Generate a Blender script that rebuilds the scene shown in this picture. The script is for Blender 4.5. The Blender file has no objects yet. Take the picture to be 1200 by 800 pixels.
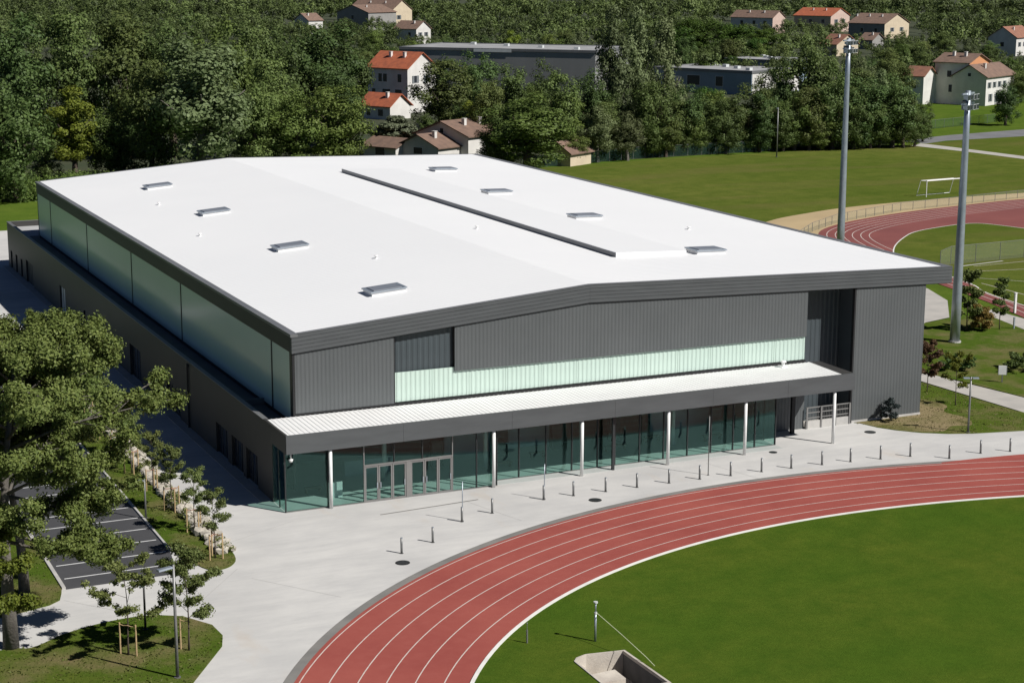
import bpy, bmesh, math, random
import numpy as np
from mathutils import Vector, Matrix

# ------------------------------------------------------------------ camera, sky, sun, exposure
scene = bpy.context.scene
COL = scene.collection
R = math.radians

def look_camera():
    yaw, pitch, roll = 0.4339, 0.2080, 0.0029
    f = Vector((math.sin(yaw) * math.cos(pitch), math.cos(yaw) * math.cos(pitch), -math.sin(pitch)))
    r = Vector((math.cos(yaw), -math.sin(yaw), 0))
    u = r.cross(f)
    r2 = r * math.cos(roll) + u * math.sin(roll)
    u2 = u * math.cos(roll) - r * math.sin(roll)
    cd = bpy.data.cameras.new('camera')
    cd.sensor_width = 36.0
    cd.lens = 2082.8 / 1200 * 36.0
    cd.clip_start = 1.0
    cd.clip_end = 6000.0
    co = bpy.data.objects.new('camera', cd)
    COL.objects.link(co)
    m = Matrix((r2, u2, -f)).transposed().to_4x4()
    m.translation = Vector((-36.525, -114.685, 36.0))
    co.matrix_world = m
    scene.camera = co
look_camera()

SUN_EL, SUN_AZ = R(43.7), math.atan2(0.600, -0.800)      # azimuth from +Y towards +X
world = bpy.data.worlds.new('World')
scene.world = world
world.use_nodes = True
wn = world.node_tree
bg = wn.nodes['Background']
sky = wn.nodes.new('ShaderNodeTexSky')
sky.sky_type = 'NISHITA'
sky.sun_disc = False
sky.sun_elevation = SUN_EL
sky.sun_rotation = SUN_AZ
sky.altitude = 50
sky.air_density = 0.36
sky.dust_density = 0.1
sky.ozone_density = 4.5
bg.inputs['Strength'].default_value = 0.05
wn.links.new(sky.outputs[0], bg.inputs['Color'])

sd = bpy.data.lights.new('sun', 'SUN')
sd.energy = 5.0
sd.angle = R(0.55)
sd.color = (1.0, 0.972, 0.925)
so = bpy.data.objects.new('sun', sd)
COL.objects.link(so)
sdir = Vector((math.sin(SUN_AZ) * math.cos(SUN_EL), math.cos(SUN_AZ) * math.cos(SUN_EL), math.sin(SUN_EL)))
so.rotation_euler = sdir.to_track_quat('Z', 'Y').to_euler()
so.location = sdir * 200

scene.view_settings.view_transform = 'Standard'
scene.view_settings.look = 'None'
scene.view_settings.exposure = 0.12
scene.view_settings.gamma = 1.0
scene.view_settings.use_curve_mapping = False
scene.cycles.max_bounces = 8
scene.cycles.transparent_max_bounces = 24
scene.cycles.caustics_reflective = False
scene.cycles.caustics_refractive = False
scene.cycles.use_denoising = True

# ------------------------------------------------------------------ materials
MATS = {}
def _nodes(name):
    m = bpy.data.materials.new(name)
    m.use_nodes = True
    MATS[name] = m
    nt = m.node_tree
    b = nt.nodes['Principled BSDF']
    return m, nt, b, nt.nodes, nt.links

def mix_rgb(N, L, fac, a, b, mode='MIX'):
    n = N.new('ShaderNodeMix'); n.data_type = 'RGBA'; n.blend_type = mode
    for i, v in ((0, fac), (6, a), (7, b)):
        if hasattr(v, 'is_linked') or isinstance(v, bpy.types.NodeSocket):
            L.new(v, n.inputs[i])
        else:
            n.inputs[i].default_value = v if i == 0 else (v[0], v[1], v[2], 1)
    return n.outputs[2]

def noise(N, L, scale, detail=4, rough=0.55, vec=None, stretch=None):
    tc = N.new('ShaderNodeTexCoord')
    v = vec or tc.outputs['Object']
    if stretch:
        mp = N.new('ShaderNodeMapping'); mp.inputs['Scale'].default_value = stretch
        L.new(v, mp.inputs[0]); v = mp.outputs[0]
    n = N.new('ShaderNodeTexNoise')
    n.inputs['Scale'].default_value = scale
    n.inputs['Detail'].default_value = detail
    n.inputs['Roughness'].default_value = rough
    L.new(v, n.inputs['Vector'])
    return n.outputs['Fac']

def ramp(N, L, fac, lo, hi):
    n = N.new('ShaderNodeMapRange'); n.clamp = True
    n.inputs[1].default_value = lo; n.inputs[2].default_value = hi
    L.new(fac, n.inputs[0]); return n.outputs[0]

def bump(N, L, b, fac, strength, dist=0.05):
    n = N.new('ShaderNodeBump'); n.inputs['Strength'].default_value = strength
    n.inputs['Distance'].default_value = dist
    L.new(fac, n.inputs['Height']); L.new(n.outputs[0], b.inputs['Normal'])

def plain(name, c, c2=None, scale=1.0, rough=0.6, metal=0.0, lo=0.35, hi=0.65, bs=0, bscale=8.0, spec=0.5, stretch=None, detail=5):
    m, nt, b, N, L = _nodes(name)
    b.inputs['Roughness'].default_value = rough
    b.inputs['Metallic'].default_value = metal
    b.inputs['Specular IOR Level'].default_value = spec
    if c2 is None:
        c2 = tuple(x * 0.86 for x in c)
    f = ramp(N, L, noise(N, L, scale, detail, stretch=stretch), lo, hi)
    L.new(mix_rgb(N, L, f, c, c2), b.inputs['Base Color'])
    if bs:
        bump(N, L, b, noise(N, L, bscale, 4), bs)
    return m

def grass(name, c1, c2, c3, big=0.06, mid=0.5, dry=None, dlo=0.55, dhi=0.75, dscale=0.15, dstretch=None):
    m, nt, b, N, L = _nodes(name)
    b.inputs['Roughness'].default_value = 0.9
    b.inputs['Specular IOR Level'].default_value = 0.0
    f1 = ramp(N, L, noise(N, L, big, 5), 0.35, 0.65)
    f2 = ramp(N, L, noise(N, L, mid, 7, 0.72), 0.36, 0.66)
    f3 = ramp(N, L, noise(N, L, 4.0, 7, 0.85), 0.38, 0.72)
    c = mix_rgb(N, L, f1, c1, c2)
    h = N.new('ShaderNodeMath'); h.operation = 'MULTIPLY'; h.inputs[1].default_value = 0.8
    L.new(f2, h.inputs[0])
    c = mix_rgb(N, L, h.outputs[0], c, c3)
    if dry:
        fd = ramp(N, L, noise(N, L, dscale, 6, 0.62, stretch=dstretch), dlo, dhi)
        c = mix_rgb(N, L, fd, c, dry)
    g = N.new('ShaderNodeMath'); g.operation = 'MULTIPLY'; g.inputs[1].default_value = 0.6
    L.new(f3, g.inputs[0])
    c = mix_rgb(N, L, g.outputs[0], c, tuple(x * 0.45 for x in c1))
    L.new(c, b.inputs['Base Color'])
    bump(N, L, b, noise(N, L, 9.0, 5, 0.8), 0.6, 0.08)
    return m

def leaf(name, c1, c2, trans=0.27, var=0.28):
    m, nt, b, N, L = _nodes(name)
    geo = N.new('ShaderNodeNewGeometry'); oi = N.new('ShaderNodeObjectInfo')
    c = mix_rgb(N, L, geo.outputs['Random Per Island'], c1, c2)
    hsv = N.new('ShaderNodeHueSaturation')
    mv = N.new('ShaderNodeMapRange'); mv.inputs[3].default_value = 1 - var; mv.inputs[4].default_value = 1 + var
    L.new(oi.outputs['Random'], mv.inputs[0]); L.new(mv.outputs[0], hsv.inputs['Value'])
    mh = N.new('ShaderNodeMapRange'); mh.inputs[3].default_value = 0.485; mh.inputs[4].default_value = 0.515
    sc = N.new('ShaderNodeMath'); sc.operation = 'FRACT'
    mm = N.new('ShaderNodeMath'); mm.operation = 'MULTIPLY'; mm.inputs[1].default_value = 7.31
    L.new(oi.outputs['Random'], mm.inputs[0]); L.new(mm.outputs[0], sc.inputs[0]); L.new(sc.outputs[0], mh.inputs[0])
    L.new(mh.outputs[0], hsv.inputs['Hue']); L.new(c, hsv.inputs['Color'])
    L.new(hsv.outputs[0], b.inputs['Base Color'])
    b.inputs['Roughness'].default_value = 0.6
    b.inputs['Specular IOR Level'].default_value = 0.25
    tr = N.new('ShaderNodeBsdfTranslucent')
    L.new(hsv.outputs[0], tr.inputs['Color'])
    ms = N.new('ShaderNodeMixShader'); ms.inputs[0].default_value = trans
    L.new(b.outputs[0], ms.inputs[1]); L.new(tr.outputs[0], ms.inputs[2])
    L.new(ms.outputs[0], N['Material Output'].inputs[0])
    return m

def glassy(name, tint, refl=0.10, rough=0.01):
    m, nt, b, N, L = _nodes(name)
    N.remove(b)
    t = N.new('ShaderNodeBsdfTransparent'); t.inputs[0].default_value = (*tint, 1)
    g = N.new('ShaderNodeBsdfGlossy'); g.inputs['Roughness'].default_value = rough
    g.inputs['Color'].default_value = (0.42, 0.74, 0.70, 1)
    lw = N.new('ShaderNodeLayerWeight'); lw.inputs[0].default_value = 0.5     # Schlick curve, same from both faces of the pane
    pw = N.new('ShaderNodeMath'); pw.operation = 'POWER'; pw.inputs[1].default_value = 5.0
    ad = N.new('ShaderNodeMath'); ad.operation = 'ADD'; ad.inputs[1].default_value = refl
    L.new(lw.outputs['Facing'], pw.inputs[0]); L.new(pw.outputs[0], ad.inputs[0])
    ms = N.new('ShaderNodeMixShader')
    L.new(ad.outputs[0], ms.inputs[0]); L.new(t.outputs[0], ms.inputs[1]); L.new(g.outputs[0], ms.inputs[2])
    L.new(ms.outputs[0], N['Material Output'].inputs[0])
    return m

def netting(name, c, cover):
    m, nt, b, N, L = _nodes(name)
    b.inputs['Base Color'].default_value = (*c, 1); b.inputs['Roughness'].default_value = 0.6
    t = N.new('ShaderNodeBsdfTransparent')
    ms = N.new('ShaderNodeMixShader'); ms.inputs[0].default_value = cover
    L.new(t.outputs[0], ms.inputs[1]); L.new(b.outputs[0], ms.inputs[2])
    L.new(ms.outputs[0], N['Material Output'].inputs[0])
    return m

def concrete_plaza():
    m, nt, b, N, L = _nodes('plaza_concrete')
    b.inputs['Roughness'].default_value = 0.85
    b.inputs['Specular IOR Level'].default_value = 0.3
    f1 = ramp(N, L, noise(N, L, 0.11, 6, 0.6), 0.38, 0.66)
    f2 = ramp(N, L, noise(N, L, 0.35, 7, 0.7, stretch=(0.45, 1.6, 1)), 0.42, 0.75)
    f3 = ramp(N, L, noise(N, L, 0.16, 5, 0.6, stretch=(1.5, 0.6, 1)), 0.6, 0.78)
    f4 = ramp(N, L, noise(N, L, 14, 5, 0.8), 0.3, 0.7)
    c = mix_rgb(N, L, f1, (0.60, 0.585, 0.56), (0.495, 0.485, 0.47))
    def mul(f, k):
        n = N.new('ShaderNodeMath'); n.operation = 'MULTIPLY'; n.inputs[1].default_value = k
        L.new(f, n.inputs[0]); return n.outputs[0]
    c = mix_rgb(N, L, mul(f2, 0.7), c, (0.41, 0.405, 0.40))
    c = mix_rgb(N, L, mul(f3, 0.75), c, (0.50, 0.43, 0.355))
    c = mix_rgb(N, L, mul(f4, 0.10), c, (0.35, 0.35, 0.34))
    L.new(c, b.inputs['Base Color'])
    bump(N, L, b, noise(N, L, 12, 4, 0.7), 0.12, 0.02)
concrete_plaza()

def track_mat():
    m, nt, b, N, L = _nodes('track_red')
    b.inputs['Roughness'].default_value = 0.85
    b.inputs['Specular IOR Level'].default_value = 0.25
    f1 = ramp(N, L, noise(N, L, 0.18, 6, 0.6), 0.35, 0.68)
    f2 = ramp(N, L, noise(N, L, 1.3, 6, 0.7), 0.45, 0.8)
    f3 = ramp(N, L, noise(N, L, 25, 3, 0.8), 0.3, 0.7)
    c = mix_rgb(N, L, f1, (0.345, 0.087, 0.068), (0.285, 0.064, 0.052))
    h = N.new('ShaderNodeMath'); h.operation = 'MULTIPLY'; h.inputs[1].default_value = 0.3
    L.new(f2, h.inputs[0])
    c = mix_rgb(N, L, h.outputs[0], c, (0.40, 0.125, 0.10))
    h2 = N.new('ShaderNodeMath'); h2.operation = 'MULTIPLY'; h2.inputs[1].default_value = 0.18
    L.new(f3, h2.inputs[0])
    c = mix_rgb(N, L, h2.outputs[0], c, (0.18, 0.045, 0.04))
    L.new(c, b.inputs['Base Color'])
track_mat()

plain('roof_white', (0.80, 0.80, 0.80), (0.765, 0.768, 0.772), 0.05, 0.55, lo=0.3, hi=0.7, spec=0.3)
plain('canopy_white', (0.82, 0.815, 0.80), (0.75, 0.745, 0.73), 0.4, 0.5, lo=0.35, hi=0.8, spec=0.3)
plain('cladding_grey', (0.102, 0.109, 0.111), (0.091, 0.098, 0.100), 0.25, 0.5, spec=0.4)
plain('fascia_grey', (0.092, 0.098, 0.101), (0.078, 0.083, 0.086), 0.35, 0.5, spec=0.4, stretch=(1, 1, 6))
plain('coping_grey', (0.17, 0.172, 0.175), (0.14, 0.142, 0.145), 0.4, 0.42, spec=0.5)
plain('reveal_black', (0.012, 0.012, 0.013), None, 1, 0.7)
plain('slate_panel', (0.066, 0.080, 0.088), (0.056, 0.069, 0.076), 0.3, 0.38)
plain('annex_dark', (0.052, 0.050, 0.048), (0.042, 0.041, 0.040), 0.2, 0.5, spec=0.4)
plain('annex_roof_shaded', (0.10, 0.10, 0.105), (0.075, 0.075, 0.08), 0.4, 0.7)  # annex roof along the side, its shade put into the colour
plain('annex_roof_lit', (0.45, 0.45, 0.45), (0.38, 0.38, 0.38), 0.4, 0.8)  # back part of the annex roof, painted lighter as the sunlit part
plain('joint_grey', (0.42, 0.41, 0.395), None, 0.6, 0.85)
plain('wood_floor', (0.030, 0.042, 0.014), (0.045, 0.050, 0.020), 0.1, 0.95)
plain('skylight_grey', (0.20, 0.215, 0.245), (0.17, 0.185, 0.21), 0.8, 0.45)
plain('steel_grey', (0.22, 0.22, 0.215), (0.18, 0.18, 0.175), 1.5, 0.42, 0.3)
plain('galvanised', (0.42, 0.46, 0.50), (0.34, 0.38, 0.42), 1.2, 0.38, 0.55)
plain('frame_dark', (0.030, 0.033, 0.034), None, 1, 0.4)
plain('door_frame', (0.23, 0.225, 0.215), (0.20, 0.195, 0.19), 1, 0.4, 0.2)
plain('white_paint', (0.80, 0.80, 0.78), (0.72, 0.72, 0.70), 2, 0.45)
plain('track_old', (0.225, 0.066, 0.056), (0.185, 0.052, 0.046), 0.12, 0.85)
plain('line_white', (0.60, 0.53, 0.48), (0.46, 0.36, 0.32), 1.8, 0.8, lo=0.45, hi=0.85)
plain('kerb_white', (0.78, 0.76, 0.72), (0.62, 0.60, 0.56), 0.9, 0.7, lo=0.45, hi=0.85)
plain('park_line', (0.68, 0.68, 0.67), (0.42, 0.42, 0.42), 2.5, 0.8, lo=0.5, hi=0.9)
plain('asphalt', (0.062, 0.062, 0.066), (0.046, 0.046, 0.050), 0.35, 0.9, bs=0.3, bscale=20, lo=0.3, hi=0.7)
plain('road_asphalt', (0.19, 0.19, 0.195), (0.15, 0.15, 0.155), 0.2, 0.9)
plain('gutter_concrete', (0.215, 0.205, 0.19), (0.165, 0.16, 0.15), 0.6, 0.85)
plain('path_concrete', (0.47, 0.44, 0.40), (0.39, 0.37, 0.34), 0.5, 0.85)
plain('kerb_concrete', (0.50, 0.48, 0.45), (0.40, 0.39, 0.37), 0.9, 0.85)
plain('sand', (0.46, 0.345, 0.19), (0.40, 0.30, 0.165), 0.15, 0.95, bs=0.3)
plain('soil', (0.20, 0.145, 0.09), (0.14, 0.105, 0.07), 0.8, 0.95, bs=0.4)
plain('cast_iron', (0.045, 0.043, 0.042), None, 3, 0.5, 0.4)
plain('stake_wood', (0.50, 0.36, 0.19), (0.40, 0.28, 0.15), 3, 0.8)
plain('tie_strap', (0.36, 0.18, 0.12), None, 3, 0.8)
plain('bark_grey', (0.15, 0.135, 0.115), (0.085, 0.075, 0.065), 3.0, 0.95, bs=0.8, bscale=9, stretch=(1, 1, 0.25))
plain('bark_brown', (0.10, 0.075, 0.055), (0.06, 0.046, 0.036), 4.0, 0.95, bs=0.6, bscale=12, stretch=(1, 1, 0.3))
plain('rock_pale', (0.52, 0.475, 0.40), (0.30, 0.275, 0.235), 0.9, 0.9, bs=0.6, bscale=5, lo=0.3, hi=0.7)
plain('pit_concrete', (0.56, 0.51, 0.44), (0.36, 0.32, 0.28), 0.9, 0.9, bs=0.3, lo=0.35, hi=0.75)
plain('pit_shade', (0.115, 0.115, 0.12), (0.075, 0.075, 0.08), 0.8, 0.8)  # darker pit concrete: shade painted into the colour
plain('rope_pale', (0.62, 0.66, 0.42), None, 1, 0.8)
plain('lobby_floor', (0.50, 0.52, 0.50), (0.45, 0.47, 0.45), 0.6, 0.35)
plain('lobby_wall', (0.16, 0.165, 0.165), (0.13, 0.135, 0.135), 0.4, 0.7)
plain('lobby_white', (0.62, 0.64, 0.63), None, 0.8, 0.5)
plain('lobby_wood', (0.12, 0.075, 0.045), (0.09, 0.055, 0.033), 2, 0.6, stretch=(0.3, 1, 5))
plain('timber_brown', (0.17, 0.10, 0.06), None, 2, 0.7)
plain('tile_orange', (0.42, 0.115, 0.05), (0.30, 0.085, 0.042), 0.9, 0.85, bs=0.4, bscale=2.5)
plain('tile_brown', (0.215, 0.135, 0.098), (0.15, 0.098, 0.075), 0.8, 0.85, bs=0.4, bscale=2.5)
plain('tile_rust', (0.30, 0.135, 0.085), (0.21, 0.10, 0.068), 0.8, 0.85, bs=0.4, bscale=2.5)
plain('wall_white', (0.68, 0.66, 0.62), (0.58, 0.56, 0.53), 0.4, 0.85)
plain('wall_cream', (0.60, 0.50, 0.36), (0.52, 0.43, 0.31), 0.4, 0.85)
plain('wall_pink', (0.58, 0.43, 0.36), (0.50, 0.37, 0.31), 0.4, 0.85)
plain('wall_orange', (0.56, 0.26, 0.12), (0.50, 0.23, 0.11), 0.4, 0.85)
plain('wall_grey', (0.30, 0.29, 0.27), (0.25, 0.24, 0.23), 0.4, 0.85)
plain('metal_shed', (0.27, 0.27, 0.265), (0.23, 0.23, 0.225), 0.15, 0.6, stretch=(1, 1, 0.1))
plain('school_blue', (0.24, 0.30, 0.36), (0.20, 0.26, 0.31), 0.2, 0.6)
plain('flat_roof', (0.36, 0.36, 0.36), (0.27, 0.27, 0.27), 0.2, 0.8)
plain('house_glass', (0.03, 0.035, 0.045), None, 1, 0.15)
plain('shutter', (0.12, 0.14, 0.15), None, 1, 0.6)
plain('bin_white', (0.74, 0.74, 0.73), None, 2, 0.5)

def poly_panel(name, c1, c2, rough, coat):
    m, nt, b, N, L = _nodes(name)
    f = ramp(N, L, noise(N, L, 0.2, 4), 0.3, 0.7)
    L.new(mix_rgb(N, L, f, c1, c2), b.inputs['Base Color'])
    b.inputs['Roughness'].default_value = rough
    b.inputs['Coat Weight'].default_value = coat
    b.inputs['Coat Roughness'].default_value = 0.18
poly_panel('polycarbonate_side', (0.66, 0.82, 0.72), (0.62, 0.78, 0.69), 0.45, 0.55)
poly_panel('polycarbonate_front', (0.52, 0.635, 0.565), (0.48, 0.595, 0.53), 0.4, 0.3)
glassy('glass_green', (0.78, 0.885, 0.86), 0.06)
glassy('skylight_pane', (0.35, 0.38, 0.42), 0.35, 0.08)
netting('net_green', (0.03, 0.08, 0.055), 0.16)
netting('net_grey', (0.30, 0.33, 0.24), 0.12)

grass('infield_grass', (0.070, 0.124, 0.0140), (0.104, 0.138, 0.0185), (0.048, 0.096, 0.0110), 0.11, 0.45)
grass('lawn_grass', (0.080, 0.130, 0.017), (0.108, 0.135, 0.024), (0.060, 0.105, 0.014), 0.12, 0.8, dry=(0.19, 0.155, 0.075), dlo=0.46, dhi=0.68, dscale=0.26)
grass('dry_grass', (0.10, 0.115, 0.025), (0.15, 0.13, 0.045), (0.07, 0.10, 0.018), 0.15, 0.8, dry=(0.30, 0.235, 0.135), dlo=0.36, dhi=0.55, dscale=0.16)
grass('field_grass', (0.100, 0.134, 0.022), (0.150, 0.165, 0.036), (0.068, 0.104, 0.016), 0.03, 0.25, dry=(0.15, 0.135, 0.045), dlo=0.5, dhi=0.75, dscale=0.05, dstretch=(0.5, 1.6, 1))
grass('meadow_grass', (0.095, 0.155, 0.020), (0.125, 0.17, 0.028), (0.062, 0.11, 0.016), 0.04, 0.2)

LEAF = {
 0: leaf('leaf_dark', (0.064, 0.102, 0.028), (0.116, 0.168, 0.05)),
 1: leaf('leaf_mid', (0.096, 0.146, 0.03), (0.168, 0.222, 0.056)),
 2: leaf('leaf_pale', (0.124, 0.158, 0.064), (0.205, 0.245, 0.108)),
 3: leaf('leaf_yellow', (0.122, 0.159, 0.018), (0.215, 0.245, 0.035)),
 4: leaf('leaf_pine', (0.048, 0.094, 0.015), (0.094, 0.157, 0.026)),
 5: leaf('leaf_poplar', (0.11, 0.142, 0.058), (0.18, 0.218, 0.096)),
 6: leaf('leaf_shrub', (0.05, 0.075, 0.024), (0.105, 0.135, 0.042)),
 7: leaf('leaf_silver', (0.13, 0.155, 0.085), (0.25, 0.28, 0.17)),
 8: leaf('leaf_olive', (0.092, 0.13, 0.034), (0.168, 0.208, 0.062)),
}
leaf('leaf_plane', (0.096, 0.136, 0.03), (0.2, 0.24, 0.066), 0.28, 0.1)
leaf('leaf_young', (0.105, 0.135, 0.036), (0.215, 0.245, 0.08), 0.3, 0.15)
leaf('leaf_red', (0.078, 0.052, 0.026), (0.156, 0.098, 0.047), 0.25, 0.1)
leaf('leaf_gold', (0.15, 0.115, 0.025), (0.26, 0.19, 0.05), 0.25, 0.1)
leaf('leaf_bluish', (0.020, 0.030, 0.030), (0.050, 0.065, 0.062), 0.2, 0.1)
M = MATS

# ------------------------------------------------------------------ helpers
def link(o, parent=None):
    COL.objects.link(o)
    if parent is not None:
        o.parent = parent
    return o

def tag(o, label=None, cat=None, group=None, kind=None):
    if label: o['label'] = label
    if cat: o['category'] = cat
    if group: o['group'] = group
    if kind: o['kind'] = kind
    return o

def empty(name, loc=(0, 0, 0), rz=0.0, label=None, cat=None, group=None, scale=None):
    o = bpy.data.objects.new(name, None)
    o.empty_display_size = 0.5
    o.location = loc
    o.rotation_euler = (0, 0, rz)
    if scale is not None: o.scale = scale
    link(o)
    return tag(o, label, cat, group)

def copy_tree(o, parent=None):
    c = o.copy()
    COL.objects.link(c)
    c.parent = parent
    for ch in o.children:
        copy_tree(ch, c)
    return c

class MB:
    def __init__(s): s.v = []; s.f = []
    def add(s, vs, fs):
        n = len(s.v); s.v += [tuple(p) for p in vs]; s.f += [tuple(i + n for i in f) for f in fs]; return s
    def box(s, x0, x1, y0, y1, z0, z1):
        return s.add([(x0, y0, z0), (x1, y0, z0), (x1, y1, z0), (x0, y1, z0), (x0, y0, z1), (x1, y0, z1), (x1, y1, z1), (x0, y1, z1)],
                     [(0, 3, 2, 1), (4, 5, 6, 7), (0, 1, 5, 4), (1, 2, 6, 5), (2, 3, 7, 6), (3, 0, 4, 7)])
    def hexa(s, p):           # 8 points ordered as in box
        return s.add(p, [(0, 3, 2, 1), (4, 5, 6, 7), (0, 1, 5, 4), (1, 2, 6, 5), (2, 3, 7, 6), (3, 0, 4, 7)])
    def tube(s, p0, p1, r0, r1=None, n=8, cap=True):
        r1 = r0 if r1 is None else r1
        a, b = Vector(p0), Vector(p1)
        d = (b - a).normalized()
        u = d.orthogonal().normalized(); w = d.cross(u)
        vs = []
        for c, r in ((a, r0), (b, r1)):
            for i in range(n):
                t = 2 * math.pi * i / n
                vs.append(c + u * (r * math.cos(t)) + w * (r * math.sin(t)))
        fs = [(i, (i + 1) % n, n + (i + 1) % n, n + i) for i in range(n)]
        if cap: fs += [tuple(reversed(range(n))), tuple(range(n, 2 * n))]
        return s.add(vs, fs)
    def path(s, pts, rads, n=7):
        P = [Vector(p) for p in pts]
        k = len(s.v); prev = None
        for i, p in enumerate(P):
            d = (P[min(i + 1, len(P) - 1)] - P[max(i - 1, 0)]).normalized()
            u = (prev - d * prev.dot(d)).normalized() if prev is not None and (prev - d * prev.dot(d)).length > 1e-4 else d.orthogonal().normalized()
            prev = u; w = d.cross(u)
            for j in range(n):
                t = 2 * math.pi * j / n
                q = p + (u * math.cos(t) + w * math.sin(t)) * rads[i]
                s.v.append((q.x, q.y, q.z))
        for i in range(len(P) - 1):
            for j in range(n):
                s.f.append((k + i * n + j, k + i * n + (j + 1) % n, k + (i + 1) * n + (j + 1) % n, k + (i + 1) * n + j))
        s.f.append(tuple(k + j for j in reversed(range(n))))
        s.f.append(tuple(k + (len(P) - 1) * n + j for j in range(n)))
        return s
    def prism(s, poly, z0, z1):
        n = len(poly)
        return s.add([(x, y, z0) for x, y in poly] + [(x, y, z1) for x, y in poly],
                     [tuple(reversed(range(n))), tuple(range(n, 2 * n))] + [(i, (i + 1) % n, n + (i + 1) % n, n + i) for i in range(n)])
    def build(s, name, mat, parent=None, smooth=False):
        me = bpy.data.meshes.new(name)
        me.from_pydata(s.v, [], s.f)
        me.materials.append(MATS[mat] if isinstance(mat, str) else mat)
        if smooth:
            me.polygons.foreach_set('use_smooth', [True] * len(me.polygons))
        me.update()
        o = bpy.data.objects.new(name, me)
        return link(o, parent)

def B(name, mat, parent, *boxes):
    m = MB()
    for b in boxes: m.box(*b)
    return m.build(name, mat, parent)

def sheet(name, outer, z, mat, holes=(), thick=0.0, parent=None):
    """a flat sheet with optional holes, triangulated; thick > 0 adds a skirt downwards"""
    bm = bmesh.new(); es = []
    loops = [outer] + list(holes)
    for lp in loops:
        vs = [bm.verts.new((x, y, z)) for x, y in lp]
        es += [bm.edges.new((vs[i], vs[(i + 1) % len(vs)])) for i in range(len(vs))]
    bmesh.ops.triangle_fill(bm, use_beauty=True, use_dissolve=False, edges=es, normal=(0, 0, 1))
    if thick:
        be = [e for e in bm.edges if len(e.link_faces) == 1]
        ret = bmesh.ops.extrude_edge_only(bm, edges=be)
        bmesh.ops.translate(bm, verts=[g for g in ret['geom'] if isinstance(g, bmesh.types.BMVert)], vec=(0, 0, -thick))
    for f in bm.faces:
        if f.normal.z < -0.5: f.normal_flip()
    me = bpy.data.meshes.new(name); bm.to_mesh(me); bm.free()
    me.materials.append(MATS[mat])
    o = bpy.data.objects.new(name, me)
    return link(o, parent)

def spline(pts, n=8, closed=False):
    P = [Vector((p[0], p[1])) for p in pts]; out = []
    N = len(P)
    for i in range(N if closed else N - 1):
        a = P[(i - 1) % N] if closed or i > 0 else P[0] * 2 - P[1]
        b, c = P[i], P[(i + 1) % N]
        d = P[(i + 2) % N] if closed or i + 2 < N else P[-1] * 2 - P[-2]
        for k in range(n):
            t = k / n
            q = 0.5 * (2 * b + (c - a) * t + (2 * a - 5 * b + 4 * c - d) * t * t + (3 * b - a - 3 * c + d) * t ** 3)
            out.append((q.x, q.y))
    if not closed: out.append((P[-1].x, P[-1].y))
    return out

def ribbon(name, pts, w, z, mat, parent=None, h=0.0):
    """a strip of width w along a polyline; h > 0 makes it a raised kerb"""
    P = [Vector((p[0], p[1])) for p in pts]; m = MB(); Lf, Rt = [], []
    for i, p in enumerate(P):
        d = (P[min(i + 1, len(P) - 1)] - P[max(i - 1, 0)]).normalized()
        nrm = Vector((-d.y, d.x)) * w / 2
        Lf.append(p + nrm); Rt.append(p - nrm)
    for i in range(len(P) - 1):
        a, b, c, d = Rt[i], Rt[i + 1], Lf[i + 1], Lf[i]
        if h:
            m.hexa([(a.x, a.y, z - 0.05), (b.x, b.y, z - 0.05), (c.x, c.y, z - 0.05), (d.x, d.y, z - 0.05), (a.x, a.y, z + h), (b.x, b.y, z + h), (c.x, c.y, z + h), (d.x, d.y, z + h)])
        else:
            m.add([(a.x, a.y, z), (b.x, b.y, z), (c.x, c.y, z), (d.x, d.y, z)], [(0, 1, 2, 3)])
    return m.build(name, mat, parent)

# ------------------------------------------------------------------ the setting
TC = (29.0, -58.0); TCO = (3.0977, 5.1569, 1.772, 37.9549)
def track_pt(a, off):
    r = ((TCO[0] * a + TCO[1]) * a + TCO[2]) * a + TCO[3] + off
    return (TC[0] + r * math.sin(a), TC[1] + r * math.cos(a))
ANG = [R(-80 + i * 1.5) for i in range(int(135 / 1.5) + 1)]
def track_line(off): return [track_pt(a, off) for a in ANG]
T_IN, T_OUT, T_GUT = track_line(0.0), track_line(9.0), track_line(9.55)

PIT = [(3.72, -35.75), (4.05, -35.35), (4.7, -35.12), (6.92, -35.45), (6.98, -40.4), (3.62, -40.4)]
hole_rect = [(3.0, -41.5), (8.0, -41.5), (8.0, -34.5), (3.0, -34.5)]
tag(sheet('ground', [(-2500, -400), (3200, -400), (3200, 3600), (-2500, 3600)], -0.06, 'meadow_grass', [hole_rect]), kind='structure')

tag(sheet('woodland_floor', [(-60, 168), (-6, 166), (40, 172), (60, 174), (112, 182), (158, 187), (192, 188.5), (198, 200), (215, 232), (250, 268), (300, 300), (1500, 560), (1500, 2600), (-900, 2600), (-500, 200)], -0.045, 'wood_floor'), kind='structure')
infield = T_IN + [(75, -80), (60, -110), (-10, -110), (-14, -60)]
tag(sheet('infield', infield, 0.012, 'infield_grass', [PIT]), kind='structure')
track = tag(sheet('running_track', T_OUT + list(reversed(T_IN)), 0.004, 'track_red'), kind='structure')
for i, off in enumerate((1.35, 2.82, 4.28, 5.74, 7.2, 8.72)):
    ribbon('lane_line', track_line(off), 0.066, 0.009, 'line_white', track)
ribbon('inner_kerb', track_line(-0.06), 0.20, 0.012, 'kerb_white', track, 0.055)
ribbon('gutter', track_line(9.28), 0.56, 0.006, 'gutter_concrete', track, 0.0)

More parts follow.
